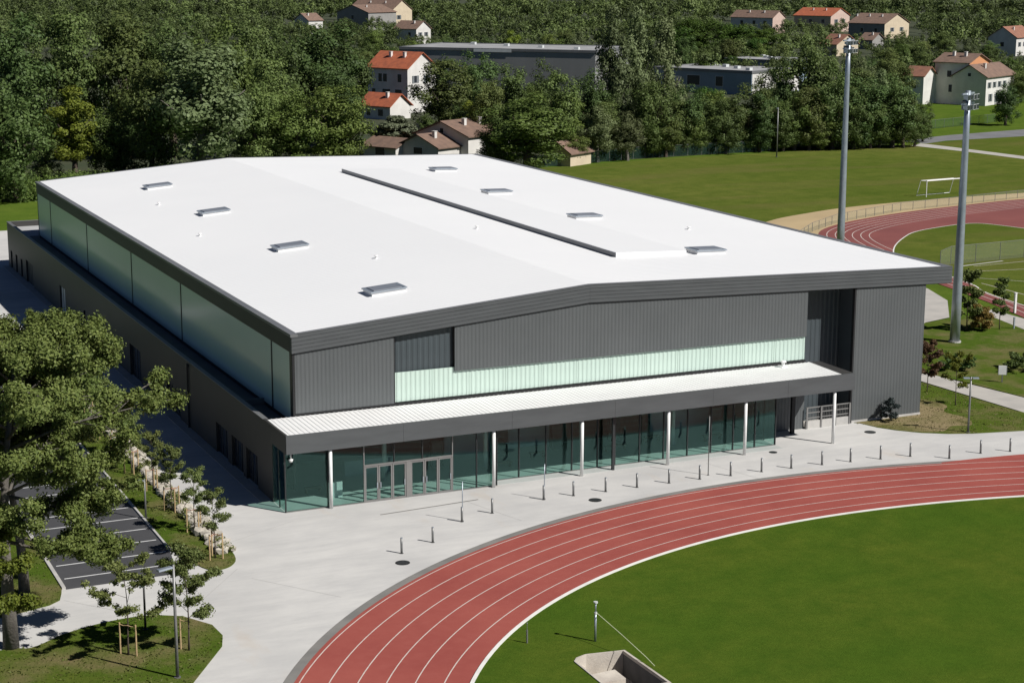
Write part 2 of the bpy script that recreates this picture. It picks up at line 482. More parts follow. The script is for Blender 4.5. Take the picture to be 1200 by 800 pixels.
apron = [p for p, a in zip(track_line(9.0), ANG) if R(19) < a < R(50)]
apron_o = [track_pt(a, 9.0 + min(1.6, max(0, (math.degrees(a) - 19)) * 0.16)) for a in ANG if R(19) < a < R(50)]
tag(sheet('track_apron', apron + list(reversed(apron_o)), 0.0095, 'track_red'), kind='structure')

edge_r = [(46.9, 0.1), (47.4, -0.4), (47.9, -2.1), (48.7, -3.4), (50.1, -4.9), (51.8, -6.0), (53.6, -6.7), (58.0, -7.7), (70, -9.5), (100, -13)]
plaza = [p for p in T_GUT] + [(100, -40), (100, -13.2)] + list(reversed(edge_r))[1:] + [(46.9, 6), (30, 20), (-1.5, 20), (-1.5, 108), (3, 136), (-9, 136), (-9, 70), (-60, 70), (-60, -70)]
pl = tag(sheet('plaza', plaza, 0.0, 'plaza_concrete'), kind='structure')
# saw-cut joints of the concrete paving: thin dark strips
jm = [((-8, -16), (-4.2, -21.3)), ((-12.4, -19.4), (-8.3, -14)), ((-7.9, -9.2), (-2.2, -6.2)), ((30, -5.4), (31.4, -10.6)), ((10, -7.0), (11.6, -12.4)), ((-7.2, 14), (-2.9, 14)), ((-7.2, 34), (-2.9, 34)), ((-7.2, 54), (-2.9, 54)), ((-19, -15.2), (-15.2, -19.8))]
for a, b in jm: ribbon('expansion_joint', [a, b], 0.035, 0.0045, 'joint_grey', pl)
ribbon('drain_channel', [(3.5, -7.35), (10.9, -6.85)], 0.16, 0.006, 'gutter_concrete', pl)

# parking and the lawns beside it
pk = tag(sheet('parking_lot', [(-18.5, -13.4), (-11.9, -13.35), (-11.25, -9.5), (-11.25, 66), (-18.5, 66)], 0.006, 'asphalt'), kind='structure')
for i in range(22):
    y = -11.5 + i * 2.54
    B('parking_line', 'park_line', pk, (-18.25, -11.45, y - 0.055, y + 0.055, 0.007, 0.0105))
lw = [(-60, -19.5), (-30, -18.3), (-22.8, -16.6), (-21.4, -16.2), (-19.9, -15.7), (-19.2, -15.1), (-18.9, -14.0), (-18.75, -13.3), (-18.75, 66), (-60, 66)]
l1 = tag(sheet('lawn', lw, 0.045, 'lawn_grass', thick=0.1), kind='structure')
ribbon('kerb', [(-18.62, -13.3), (-18.62, 66)], 0.22, 0.0, 'kerb_concrete', l1, 0.12)
lw2 = spline([(-60, -25), (-30, -22.5), (-23.6, -21.6), (-22.0, -21.9), (-20.0, -20.6), (-17.8, -19.8), (-15.6, -19.6), (-14.4, -20.0)], 5) + [(-13.4, -20.6), (-12.25, -22.6), (-12.15, -24.4), (-12.6, -25.9), (-15.6, -30.6), (-20, -37.5), (-27, -50), (-60, -60)]
l2 = tag(sheet('lawn', lw2, 0.04, 'lawn_grass', thick=0.1), kind='structure')
strip = spline([(-7.5, 64), (-7.5, 30), (-7.55, 0), (-7.6, -7), (-7.75, -11.5), (-8.3, -13.1), (-9.2, -13.75), (-10.0, -13.4), (-10.7, -10.9), (-11.05, -9.0)], 4) + [(-11.05, 64)]
l3 = tag(sheet('planting_strip', strip, 0.05, 'lawn_grass', thick=0.1), kind='structure')
ribbon('kerb', [(-11.15, -9.2), (-11.15, 64)], 0.14, 0.0, 'kerb_concrete', l3, 0.10)

# right of the hall: worn lawn, lawn, paths
tag(sheet('lawn', list(reversed(edge_r))[1:] + [(46.9, 0.1), (53.6, 0.1), (53.6, 14), (60.6, 14.5), (61.0, 9.0), (61.7, -2.5), (70, -5)], 0.022, 'lawn_grass', thick=0.08), kind='structure')
tag(sheet('worn_lawn', spline([(47.0, 0.05), (47.5, -0.6), (48.0, -2.15), (48.9, -3.4), (50.3, -4.7), (52.0, -5.2), (53.5, -4.2), (55.2, -4.6), (56.4, -2.6), (56.0, -0.2), (57.6, 1.6), (57.0, 4.4), (55.2, 6.2), (54.4, 9.5), (53.62, 9.6), (53.62, 0.08)], 4), 0.030, 'dry_grass'), kind='structure')
tag(sheet('lawn', [(53.62, 14.02), (60.4, 14.6), (78, 31), (88.2, 32.6), (85, 24), (100, 20), (110, -10), (66.2, -8), (65.6, 1.0), (64.4, 9), (61, 14.4)], 0.022, 'lawn_grass'), kind='structure')
tag(sheet('footpath', [(61.0, 14), (61.2, 9.5), (61.9, -3), (62.5, -8.2), (65.9, -9), (65.4, 1.0), (63.6, 12), (66, 20), (72, 28), (70, 30), (63, 22)], 0.028, 'path_concrete'), kind='structure')
tag(sheet('footpath', [(56.2, 16), (60, 15), (78.3, 31.2), (82.3, 32.4), (88.3, 40.3), (91, 47.3), (88.5, 60), (56.2, 60)], 0.016, 'path_concrete'), kind='structure')
tag(sheet('footpath', [(87.6, 35.0), (89.2, 35.0), (89.0, 28.4), (86.5, 20), (84, 20), (85.2, 24.2)], 0.026, 'path_concrete'), kind='structure')

# the far sports ground
tag(sheet('sports_field', [(56.5, 60.5), (90, 60.5), (260, 70), (260, 200), (193, 186), (158, 183.5), (130, 182), (112, 178), (60, 172), (56.5, 120)], -0.03, 'field_grass'), kind='structure')
outer2 = spline([(78, -8), (89.5, 29.2), (92.8, 42.3), (95.6, 58), (98.0, 74), (103.6, 87.6), (112.6, 95.2), (126.6, 100.8), (140.4, 104.0), (156.5, 106.6), (190, 109)], 6)
sandp = spline([(190, 113), (161, 112.7), (143.3, 112.1), (125.3, 109.8), (114, 106.2), (105, 101.8), (96.5, 94), (92.0, 82), (90.5, 70)], 6)
tag(sheet('sand_strip', outer2[24:] + sandp, -0.018, 'sand'), kind='structure')
t2 = tag(sheet('far_running_track', outer2 + [(200, 60), (200, -8)], -0.010, 'track_old'), kind='structure')
inner2 = spline([(94.1, 34.5), (94.9, 39.7), (95.8, 43.5), (97.7, 48), (99.7, 58), (101.6, 67), (106.1, 73.8), (112.9, 80.7), (118.5, 84.8), (127.3, 87.6), (131, 87.4), (132.6, 84.5), (134, 79.5)], 5)
tag(sheet('far_pitch', inner2 + [(170, 66), (200, 50), (200, -8), (86, -8)], -0.002, 'field_grass'), kind='structure')
def off_line(pts, d):
    P = [Vector(p) for p in pts]; out = []
    for i, p in enumerate(P):
        t = (P[min(i + 1, len(P) - 1)] - P[max(i - 1, 0)]).normalized()
        out.append((p.x + t.y * d, p.y - t.x * d))
    return out
for k in range(1, 7):
    ribbon('lane_line', off_line(outer2, 1.15 * k), 0.10, -0.004, 'line_white', t2)
ribbon('lane_line', inner2, 0.16, 0.003, 'kerb_white', t2)
for a, b in (((99.0, 47.6), (98.4, 36)), ((103.4, 54.6), (118, 52.0)), ((106, 57.6), (125, 58.5)), ((101, 50.5), (110, 40))):
    ribbon('pitch_line', [a, b], 0.12, 0.003, 'line_white', t2)
ribbon('gravel_edge', [(99.8, 52.8), (104, 58.2), (112, 59.4)], 0.35, 0.0, 'kerb_concrete', t2)

tag(sheet('road', [(198.5, 186.5), (206, 189.8), (227.9, 191.4), (300, 200), (300, 217), (239.2, 204.5), (215, 200), (202.7, 195.8), (196.5, 192)], -0.02, 'road_asphalt'), kind='structure')
tag(sheet('footpath', [(192.8, 184.2), (197.5, 187.2), (198.6, 178), (200.5, 150), (196.8, 149), (195.5, 168)], -0.022, 'path_concrete'), kind='structure')

# ------------------------------------------------------------------ the sports hall
hall = empty('sports_hall', (0, 0, 0), 0, 'large dark grey sports hall with a white low-pitched roof and glazed entrance canopy', 'building')
W, LEN, XR = 53.6, 96.1, 56.05
def ztop(x): return 11.25 + (x / 22.87) * 1.82 if x < 22.87 else 13.07 - (x - 22.87) / (XR - 22.87) * 0.89
FH = 1.34
def zfas(x): return ztop(x) - FH

def ribbed_front(name, x0, x1, zb, zt, y, mat, parent, pitch=0.30, depth=0.013, back=0.12):
    """vertical trapezoid-rib sheet facing -Y; zb, zt are functions of x"""
    xs = []; x = x0
    while x < x1 - 1e-3:
        for dx, dd in ((0, 0), (0.11 * pitch / 0.3, 0), (0.15 * pitch / 0.3, depth), (0.26 * pitch / 0.3, depth)):
            if x + dx < x1 - 0.005: xs.append((x + dx, dd))
        x += pitch
    xs.append((x1, 0.0))
    m = MB(); vs = []; n = len(xs)
    for xx, dd in xs: vs += [(xx, y - dd, zb(xx)), (xx, y - dd, zt(xx))]
    fs = [(2 * i, 2 * i + 2, 2 * i + 3, 2 * i + 1) for i in range(n - 1)]
    k = len(vs)
    vs += [(x0, y + back, zb(x0)), (x0, y + back, zt(x0)), (x1, y + back, zb(x1)), (x1, y + back, zt(x1))]
    fs += [(0, 1, k + 1, k), (2 * n - 2, k + 2, k + 3, 2 * n - 1), (k, k + 1, k + 3, k + 2)]
    m.add(vs, fs)
    return m.build(name, mat, parent)
def ribbed_side(name, y0, y1, z0, z1, x, mat, parent, pitch=0.30, depth=0.045):
    m = MB(); ys = []; y = y0
    while y < y1 - 1e-3:
        for dy, dd in ((0, 0), (0.11, 0), (0.15, depth), (0.26, depth)):
            if y + dy < y1: ys.append((y + dy, dd))
        y += pitch
    ys.append((y1, 0)); vs = []
    for yy, dd in ys: vs += [(x - dd, yy, z0), (x - dd, yy, z1)]
    m.add(vs, [(2 * i, 2 * i + 1, 2 * i + 3, 2 * i + 2) for i in range(len(ys) - 1)])
    return m.build(name, mat, parent)
con = lambda c: (lambda x: c)
zcl = lambda x: zfas(x) - 0.03

# front cladding fields and their cores
ribbed_front('wall_cladding', 0.12, 7.42, con(5.62), zcl, 0.0, 'cladding_grey', hall)
MR = 42.2
STRIP_T = 7.55
def cut(a, b):   # split at the ridge so the slope is followed
    return [(a, b)] if b <= 22.87 or a >= 22.87 else [(a, 22.87), (22.87, b)]
for a, b in cut(12.1, MR):
    ribbed_front('wall_cladding', a, b, con(STRIP_T), zcl, 0.0, 'cladding_grey', hall)
ribbed_front('wall_cladding', 46.8, W, con(0.22), zcl, 0.0, 'cladding_grey', hall)
ribbed_front('slate_infill', 7.5, 12.06, con(STRIP_T), zcl, 0.34, 'slate_panel', hall, 0.42, 0.03)
# translucent band: ribs are real steps in the sheet, one panel per bay
nb = 12
for i in range(nb):
    a = 7.5 + (MR - 7.5) * i / nb; b = 7.5 + (MR - 7.5) * (i + 1) / nb
    ribbed_front('translucent_panel', a + 0.012, b - 0.012, con(5.66), con(STRIP_T + 0.25), 0.17, 'polycarbonate_front', hall, 0.36, 0.03, 0.06)
core = MB()
for a, b in ((0.1, 7.46), (7.46, 22.87), (22.87, MR)):
    y0, y1 = 0.42, 0.62
    core.hexa([(a, y0, 5.3), (b, y0, 5.3), (b, y1, 5.3), (a, y1, 5.3), (a, y0, zfas(a)), (b, y0, zfas(b)), (b, y1, zfas(b)), (a, y1, zfas(a))])
core.hexa([(46.95, 0.13, 0), (W, 0.13, 0), (W, 0.4, 0), (46.95, 0.4, 0), (46.95, 0.13, zfas(46.95)), (W, 0.13, zfas(W)), (W, 0.4, zfas(W)), (46.95, 0.4, zfas(46.95))])
core.build('wall_core', 'annex_dark', hall)
B('plinth', 'kerb_concrete', hall, (46.8, W + 0.02, -0.05, 0.12, -0.06, 0.20))
B('base_flashing', 'reveal_black', hall, (0.1, MR, -0.06, 0.16, 5.50, 5.60))
B('corner_trim', 'reveal_black', hall, (-0.06, 0.10, -0.04, 0.12, 5.5, zfas(0) - 0.02))
B('corner_trim', 'reveal_black', hall, (7.42, 7.50, 0.005, 0.36, 5.62, zfas(7.5) - 0.04))
B('corner_trim', 'reveal_black', hall, (46.66, 46.80, -0.02, 0.3, 0.0, zfas(46.8) - 0.04))
m = MB()
for a, b in ((0.0, 22.87), (22.87, XR)):
    m.hexa([(a, -0.02, zfas(a) - 0.05), (b, -0.02, zfas(b) - 0.05), (b, 0.3, zfas(b) - 0.05), (a, 0.3, zfas(a) - 0.05), (a, -0.02, zfas(a) + 0.02), (b, -0.02, zfas(b) + 0.02), (b, 0.3, zfas(b) + 0.02), (a, 0.3, zfas(a) + 0.02)])
m.build('shadow_gap', 'reveal_black', hall)
# tall recess beside the right block
ribbed_front('recess_wall', MR - 0.4, 46.9, con(0.0), zcl, 2.2, 'slate_panel', hall, 0.42, 0.03)
B('recess_side', 'slate_panel', hall, (46.80, 46.95, 0.31, 2.16, 0.0, zfas(46.9) - 0.06))
B('recess_side', 'slate_panel', hall, (MR - 0.02, MR + 0.10, 0.13, 2.16, 0.0, zfas(MR) - 0.06))
B('recess_floor', 'path_concrete', hall, (MR + 0.1, 46.8, 0.13, 2.14, -0.03, 0.012))

# fascia along the front: grooved boards following the two slopes
def fascia_board(a, b, k, n=5):
    h = FH / n; g = 0.012
    q = lambda x, t: zfas(x) + t
    t0, t1 = k * h + g, (k + 1) * h - (g if k < n - 1 else 0)
    MBm = MB()
    y = -0.16 - 0.008 * (k % 2)
    MBm.hexa([(a, y, q(a, t0)), (b, y, q(b, t0)), (b, 0.18, q(b, t0)), (a, 0.18, q(a, t0)), (a, y, q(a, t1)), (b, y, q(b, t1)), (b, 0.18, q(b, t1)), (a, 0.18, q(a, t1))])
    return MBm.build('fascia_board', 'fascia_grey', hall)
for k in range(5):
    fascia_board(-0.12, 22.865, k); fascia_board(22.875, XR, k)
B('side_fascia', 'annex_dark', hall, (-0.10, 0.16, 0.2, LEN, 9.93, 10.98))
B('side_drip', 'reveal_black', hall, (-0.05, 0.16, 0.2, LEN, 10.99, 11.06))
B('side_coping', 'coping_grey', hall, (-0.20, 0.34, -0.17, LEN + 0.1, 11.07, 11.275))
for y0, y1 in ((-0.19, 0.16), (LEN - 0.2, LEN + 0.12)):
    m = MB()
    for a, b in ((0.34, 22.87), (22.87, XR)):
        m.hexa([(a, y0, ztop(a) + 0.003), (b, y0, ztop(b) + 0.003), (b, y1, ztop(b) + 0.003), (a, y1, ztop(a) + 0.003), (a, y0, ztop(a) + 0.03), (b, y0, ztop(b) + 0.03), (b, y1, ztop(b) + 0.03), (a, y1, ztop(a) + 0.03)])
    m.build('gable_coping', 'coping_grey', hall)
m = MB()
a, b = XR - 0.75, XR
m.hexa([(a, 0.16, ztop(a) - .3), (b, 0.16, ztop(b) - .3), (b, LEN - .2, ztop(b) - .3), (a, LEN - .2, ztop(a) - .3), (a, 0.16, ztop(a) + .02), (b, 0.16, ztop(b) + .03), (b, LEN - .2, ztop(b) + .03), (a, LEN - .2, ztop(a) + .02)])
m.build('right_coping', 'coping_grey', hall)
B('right_fascia', 'fascia_grey', hall, (XR - 0.12, XR - 0.004, 0.19, LEN, zfas(XR), ztop(XR) - 0.31))
m = MB(); a, b = W - 0.1, XR - 0.12
m.hexa([(a, 0.19, zfas(a)), (b, 0.19, zfas(b)), (b, LEN, zfas(b)), (a, LEN, zfas(a)), (a, 0.19, zfas(a) + .1), (b, 0.19, zfas(b) + .1), (b, LEN, zfas(b) + .1), (a, LEN, zfas(a) + .1)])
m.build('soffit', 'fascia_grey', hall)

# the white roof: long trays with low standing seams running down the slope
def roof_side(a, b, nm):
    m = MB(); y = 0.16; pts = []
    while y < LEN - 0.2:
        pts += [(y, 0), (y + 0.52, 0), (y + 0.54, 0.007), (y + 0.58, 0.007)]
        y += 0.60
    pts = [p for p in pts if p[0] < LEN - 0.22] + [(LEN - 0.2, 0)]
    vs = []
    for yy, dz in pts: vs += [(a, yy, ztop(a) + dz), (b, yy, ztop(b) + dz)]
    m.add(vs, [(2 * i, 2 * i + 1, 2 * i + 3, 2 * i + 2) for i in range(len(pts) - 1)])
    k = len(m.v)
    m.hexa([(a, 0.16, ztop(a) - .35), (b, 0.16, ztop(b) - .35), (b, LEN - .2, ztop(b) - .35), (a, LEN - .2, ztop(a) - .35), (a, 0.16, ztop(a) - .004), (b, 0.16, ztop(b) - .004), (b, LEN - .2, ztop(b) - .004), (a, LEN - .2, ztop(a) - .004)])
    return m.build('roof', 'roof_white', hall)
roof_side(0.34, 22.87, 'left'); roof_side(22.87, XR - 0.75, 'right')
# raised monitor strip on the right-hand slope
mon = MB(); x0, x1, y0, y1 = 31.2, 37.8, 11.4, 78.0
zz = ztop(x0)
mon.hexa([(x0, y0, zz - .05), (x1, y0, ztop(x1) - .05), (x1, y1, ztop(x1) - .05), (x0, y1, zz - .05), (x0, y0, zz + .40), (x1, y0, ztop(x1) + .33), (x1, y1, ztop(x1) + .33), (x0, y1, zz + .40)])
mo = mon.build('roof_monitor', 'roof_white', hall)
B('shaded_face', 'coping_grey', mo, (x0 - 0.05, x0 - 0.004, y0 + 0.1, y1 - 0.1, zz + 0.02, zz + 0.36))  # grey sheet: shade of the monitor's left face put into its colour
# skylights
def skylight(x, y):
    s = -0.0796 if x < 22.87 else 0.0268
    e = bpy.data.objects.new('skylight', None); e.empty_display_size = 0.3
    link(e, hall); e.location = (x, y, ztop(x)); e.rotation_euler = (0, math.atan(s), 0)
    k = MB(); k.box(-1.35, 1.35, -0.95, 0.95, -0.08, 0.26)
    k.build('upstand', 'canopy_white', e)
    fr = MB(); fr.box(-1.45, 1.45, -1.05, -0.85, 0.264, 0.36); fr.box(-1.45, 1.45, 0.85, 1.05, 0.264, 0.36)
    fr.box(-1.45, -1.2, -0.848, 0.848, 0.264, 0.36); fr.box(1.2, 1.45, -0.848, 0.848, 0.264, 0.36)
    fr.build('frame', 'galvanised', e)
    g = MB(); g.hexa([(-1.2, -.85, .30), (1.2, -.85, .30), (1.2, .85, .30), (-1.2, .85, .30), (-1.1, -.75, .40), (1.1, -.75, .40), (1.1, .75, .40), (-1.1, .75, .40)])
    g.build('dome', 'skylight_grey', e)
for x, y in ((10, 8.5), (10, 31.5), (10, 55.8), (10, 78.6), (40, 12.0), (40.2, 34.6), (40.3, 55.1), (43.5, 77.4)):
    skylight(x, y)
for x, y in ((14.2, 21.5), (5.4, 44), (7, 66), (27, 30), (46, 25)):
    k = MB(); k.tube((x, y, ztop(x) - .03), (x, y, ztop(x) + .22), .11, .11, 10); k.tube((x, y, ztop(x) + .22), (x, y, ztop(x) + .28), .19, .12, 10)
    k.build('roof_vent', 'canopy_white', hall)

# long left side: translucent bays above the low annex
B('wall', 'annex_dark', hall, (0.02, 0.20, 0.45, LEN, 0.0, 5.2))
mull = [0.55, 4.83, 30.3, 48.4, 68.4, 88.2, LEN - 0.05]
for a, b in zip(mull[:-1], mull[1:]):
    B('translucent_bay', 'polycarbonate_side', hall, (-0.02, 0.10, a + 0.12, b - 0.12, 5.0, 9.93))
for y in mull[1:-1]:
    B('mullion', 'frame_dark', hall, (-0.05, 0.10, y - 0.12, y - 0.06, 5.0, 9.93), (-0.05, 0.10, y + 0.06, y + 0.12, 5.0, 9.93), (-0.015, 0.10, y - 0.058, y + 0.058, 5.0, 9.93))
B('mullion', 'frame_dark', hall, (-0.05, 0.12, 0.13, 0.66, 5.0, 9.92))
B('mullion', 'frame_dark', hall, (-0.05, 0.12, LEN - 0.16, LEN, 5.0, 9.92))
B('wall', 'cladding_grey', hall, (W - 0.2, W - 0.02, 0.42, LEN, 0.0, 10.8))
m = MB()
for a, b in ((0.2, 22.87), (22.87, W - 0.2)):
    m.hexa([(a, LEN - .2, 0), (b, LEN - .2, 0), (b, LEN - .02, 0), (a, LEN - .02, 0), (a, LEN - .2, ztop(a) - .36), (b, LEN - .2, ztop(b) - .36), (b, LEN - .02, ztop(b) - .36), (a, LEN - .02, ztop(a) - .36)])
m.build('wall', 'cladding_grey', hall)

# low annex along the left side, with real openings
AX, AZ, AY1 = -2.15, 5.44, 105.8
opens = [(1.9, 4.7, 2.35), (5.5, 8.4, 2.35), (9.5, 12.6, 2.35), (23.4, 27.6, 2.35), (28.7, 29.7, 2.9), (36.9, 41.0, 2.9), (60.2, 61.1, 2.4), (70.2, 73.4, 2.9), (88.8, 93.6, 2.6), (95.9, 97.1, 2.2), (99.4, 100.6, 2.2), (102.9, 104.1, 2.2)]
aw = MB(); y = 0.3
ys0 = -1.6
y = ys0
for a, b, h in opens:
    aw.box(AX, AX + 0.3, y, a, 0, AZ - 0.04)
    aw.box(AX, AX + 0.3, a, b, h, AZ - 0.04)
    y = b
aw.box(AX, AX + 0.3, y, AY1, 0, AZ - 0.04)
aw.box(AX + 0.3, 22, AY1 - 0.3, AY1, 0, AZ - 0.04)
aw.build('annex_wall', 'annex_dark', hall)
B('annex_coping', 'coping_grey', hall, (AX - 0.04, AX + 0.34, 0.25, AY1 + 0.04, AZ - 0.038, AZ + 0.01), (AX + 0.34, 22, AY1 - 0.34, AY1 + 0.04, AZ - 0.038, AZ + 0.01))
B('annex_roof', 'annex_roof_shaded', hall, (AX + 0.3, -0.06, 0.3, LEN + 1.0, 4.5, 4.78))
B('annex_roof', 'annex_roof_lit', hall, (AX + 0.3, 22, LEN + 1.0, AY1 - 0.3, 4.5, 4.78))
B('roof_unit', 'canopy_white', hall, (1.0, 3.6, 99, 100.6, 4.78, 5.6))
for i, (a, b, h) in enumerate(opens):
    d = bpy.data.objects.new('side_door' if b - a > 1.5 else 'side_window', None); d.empty_display_size = 0.3
    link(d, hall); d.location = (AX + 0.2, a, 0)
    w = b - a
    n = max(1, round(w / 1.05))
    for k in range(n):
        y0, y1 = w * k / n, w * (k + 1) / n
        B('frame', 'frame_dark', d, (-.03, .05, y0, y0 + .06, 0.0, h), (-.03, .05, y1 - .06, y1, 0.0, h), (-.03, .05, y0 + .06, y1 - .06, h - .07, h), (-.03, .05, y0 + .06, y1 - .06, 0.0, .08))
        if i in (3, 6, 8) and k >= 1:
            B('door_leaf', 'annex_dark', d, (0.0, .04, y0 + .06, y1 - .06, .08, h - .07))
        else:
            B('pane', 'house_glass' if i not in (7,) else 'lobby_white', d, (0.0, .02, y0 + .06, y1 - .06, .08, h - .07))
B('base_strip', 'path_concrete', hall, (AX - 0.78, AX - 0.003, -1.4, AY1, -0.02, 0.03))
k = MB(); k.tube((AX - 0.09, 20.4, 0.03), (AX - 0.09, 20.4, 5.0), .07, .07, 10); k.box(AX - .16, AX - 0.004, 20.25, 20.55, 4.95, 5.2)
k.build('downpipe', 'frame_dark', hall)

# entrance canopy
CX1, CY, CZB, CZT = 43.5, -4.8, 4.16, 5.45
fx = [AX, 6.2, 14.4, 22.6, 30.8, 37.4, CX1]
for a, b in zip(fx[:-1], fx[1:]):
    B('canopy_fascia', 'fascia_grey', hall, (a + 0.006, b - 0.006, CY - 0.06, CY + 0.10, CZB, CZT))
B('canopy_fascia', 'annex_dark', hall, (AX - 0.003, AX + 0.16, CY + 0.104, -1.61, CZB, CZT), (AX - 0.003, AX + 0.16, -1.59, 0.24, CZB, CZT))
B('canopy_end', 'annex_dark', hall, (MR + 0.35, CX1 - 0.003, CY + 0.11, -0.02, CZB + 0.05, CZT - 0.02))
B('canopy_deck', 'lobby_wall', hall, (AX + 0.17, MR + 0.34, CY + 0.11, -0.07, CZB + 0.03, 5.2))
ribbed = MB(); x = AX + 0.2; pts = []
while x < MR + 0.3:
    pts += [(x, 0), (x + 0.2, 0), (x + 0.235, 0.028), (x + 0.315, 0.028)]
    x += 0.35
pts = [p for p in pts if p[0] < MR + 0.3] + [(MR + 0.32, 0)]
vs = []
for xx, dz in pts: vs += [(xx, CY + 0.12, 5.37 + dz), (xx, -0.08, 5.44 + dz)]
ribbed.add(vs, [(2 * i, 2 * i + 2, 2 * i + 3, 2 * i + 1) for i in range(len(pts) - 1)])
ribbed.box(AX + 0.2, MR + 0.32, CY + 0.12, -0.08, 5.21, 5.36)
ribbed.build('canopy_roof', 'canopy_white', hall)
k = MB(); k.tube((39.6, -0.75, 5.4), (39.6, -0.75, 5.85), .13, .13, 12); k.tube((39.6, -0.75, 5.85), (39.6, -0.75, 5.95), .26, .2, 12); k.box(39.35, 39.85, -1.0, -.5, 5.41, 5.5)
k.build('roof_vent', 'canopy_white', hall)
for x in (1.0, 13.09, 20.05, 27.18, 33.82, 41.82):
    k = MB(); k.tube((x, -4.62, 0.0), (x, -4.62, CZB + 0.02), .125, .125, 18)
    k.build('column', 'white_paint', hall, True)

# glazed lobby
B('lobby_floor', 'lobby_floor', hall, (AX + 0.32, 37.5, -4.25, 7.0, -0.02, 0.016))
B('lobby_back_wall', 'lobby_wall', hall, (AX + 0.31, 42.1, 7.0, 7.2, 0, 5.2))
B('lobby_ceiling', 'lobby_wall', hall, (AX + 0.31, 42.1, -0.05, 6.99, CZB + 0.05, 4.45))
B('lobby_end_wall', 'lobby_wall', hall, (37.6, 37.75, 0.31, 6.98, 0, CZB + 0.04))
ribbed_front('wall_cladding', 37.65, MR + 0.1, con(0.0), con(CZB + 0.03), 0.12, 'cladding_grey', hall)
B('service_post', 'reveal_black', hall, (40.45, 40.75, -0.95, -0.70, 0, CZB + 0.04))
for a, b in ((13.0, 16.4), (16.6, 22.2), (22.6, 30.2), (30.6, 36.4)):
    B('lobby_screen', 'lobby_white' if a != 22.6 else 'lobby_wood', hall, (a, b, 4.2, 4.35, 0.017, 2.7 if a > 20 else 3.2))
B('reception_desk', 'lobby_white', hall, (1.6, 2.6, -2.4, -1.8, 0.017, 1.1), (4.4, 8.2, 2.2, 2.9, 0.017, 1.1))
for i in range(6):
    B('timber_slat', 'lobby_wood', hall, (-1.7, 9.0, 3.4 - 0.02 * i, 3.5, 1.9 + i * 0.36, 2.14 + i * 0.36))
for x in (6.7, 14.6, 22.5, 30.4):
    k = MB(); k.tube((x, 0.25, 0.017), (x, 0.25, CZB + 0.04), .17, .17, 14); k.build('lobby_column', 'lobby_white', hall, True)
for x, y, w in ((14.8, -0.6, 1.6), (18.6, 0.8, 1.2), (24.6, 0.2, 1.8), (28.6, 1.4, 1.4), (33.0, -0.2, 1.6), (0.4, -1.0, 1.2)):
    B('lobby_bench', 'lobby_wood', hall, (x, x + w, y, y + .45, .40, .46), (x + .06, x + .14, y + .05, y + .4, .017, .40), (x + w - .14, x + w - .06, y + .05, y + .4, .017, .40))
for x, y in ((16.9, 3.2), (21.2, 2.6), (26.4, 3.0), (35.2, 2.4), (11.0, 1.8)):
    B('lobby_cabinet', 'frame_dark', hall, (x, x + .9, y, y + .5, .017, 1.9))
YA, YB = -4.30, -3.20
def mullion(x, y, z0=0.0, z1=CZB + 0.02, w=0.07, mat='frame_dark'):
    return B('mullion', mat, hall, (x - w / 2, x + w / 2, y - 0.06, y + 0.10, z0, z1))
def pane(x0, x1, y, z0, z1):
    return B('glass_pane', 'glass_green', hall, (x0 + .036, x1 - .036, y, y + 0.02, z0, z1))
ax = [AX + 0.05, 0.9, 3.5]
for a, b in zip(ax[:-1], ax[1:]): pane(a, b, YA, 0.06, CZB)
for x in ax: mullion(x, YA, mat='door_frame' if x > 3 else 'frame_dark')
bx = [10.05, 11.9, 13.45]
for a, b in zip(bx[:-1], bx[1:]): pane(a, b, YA, 0.06, CZB)
for x in bx: mullion(x, YA, mat='door_frame' if x < 10.1 else 'frame_dark')
dx = [3.5, 5.7, 7.8, 10.05]
for a, b in zip(dx[:-1], dx[1:]): pane(a, b, YA, 2.68, CZB)
for x in dx[1:-1]: mullion(x, YA, 2.66)
B('transom', 'door_frame', hall, (3.54, 10.01, YA - 0.07, YA + 0.11, 2.56, 2.65))
B('door_jamb', 'door_frame', hall, (6.58, 6.92, YA - 0.07, YA + 0.11, 0.0, 2.555))
for s0, s1 in ((3.54, 6.58), (6.92, 10.01)):
    n = 3
    for i in range(n):
        a = s0 + (s1 - s0) * i / n; b = s0 + (s1 - s0) * (i + 1) / n
        d = bpy.data.objects.new('entrance_door', None); d.empty_display_size = 0.3
        link(d, hall); d.location = (a, YA, 0)
        w = b - a
        B('frame', 'door_frame', d, (0.012, 0.11, -.04, .06, .01, 2.55), (w - .11, w - .012, -.04, .06, .01, 2.55), (0.11, w - .11, -.04, .06, 2.43, 2.55), (0.11, w - .11, -.04, .06, .01, .14))
        B('pane', 'glass_green', d, (0.11, w - .11, 0, .02, .14, 2.43))
        hx = w - 0.16 if i % 2 == 0 else 0.10
        B('handle', 'galvanised', d, (hx, hx + .06, -.12, -.041, 0.95, 1.35))
gx = [13.45, 15.7, 17.85, 19.95, 22.05, 23.5, 25.55, 27.6, 29.65, 31.7, 33.65, 35.6, 37.45]
for a, b in zip(gx[:-1], gx[1:]): pane(a, b, YB, 0.06, CZB)
for x in gx[1:]: mullion(x, YB)
B('mullion', 'frame_dark', hall, (22.75, 22.93, YB - 1.05, YB - 0.85, 0, CZB + 0.02))
B('threshold', 'door_frame', hall, (AX + 0.05, 13.45, YA - 0.08, YA + 0.12, -0.01, 0.055), (13.5, 37.5, YB - 0.07, YB + 0.1, -0.01, 0.055))
def side_pane(x, y0, y1): return B('glass_pane', 'glass_green', hall, (x, x + .02, y0 + .04, y1 - .04, 0.06, CZB))
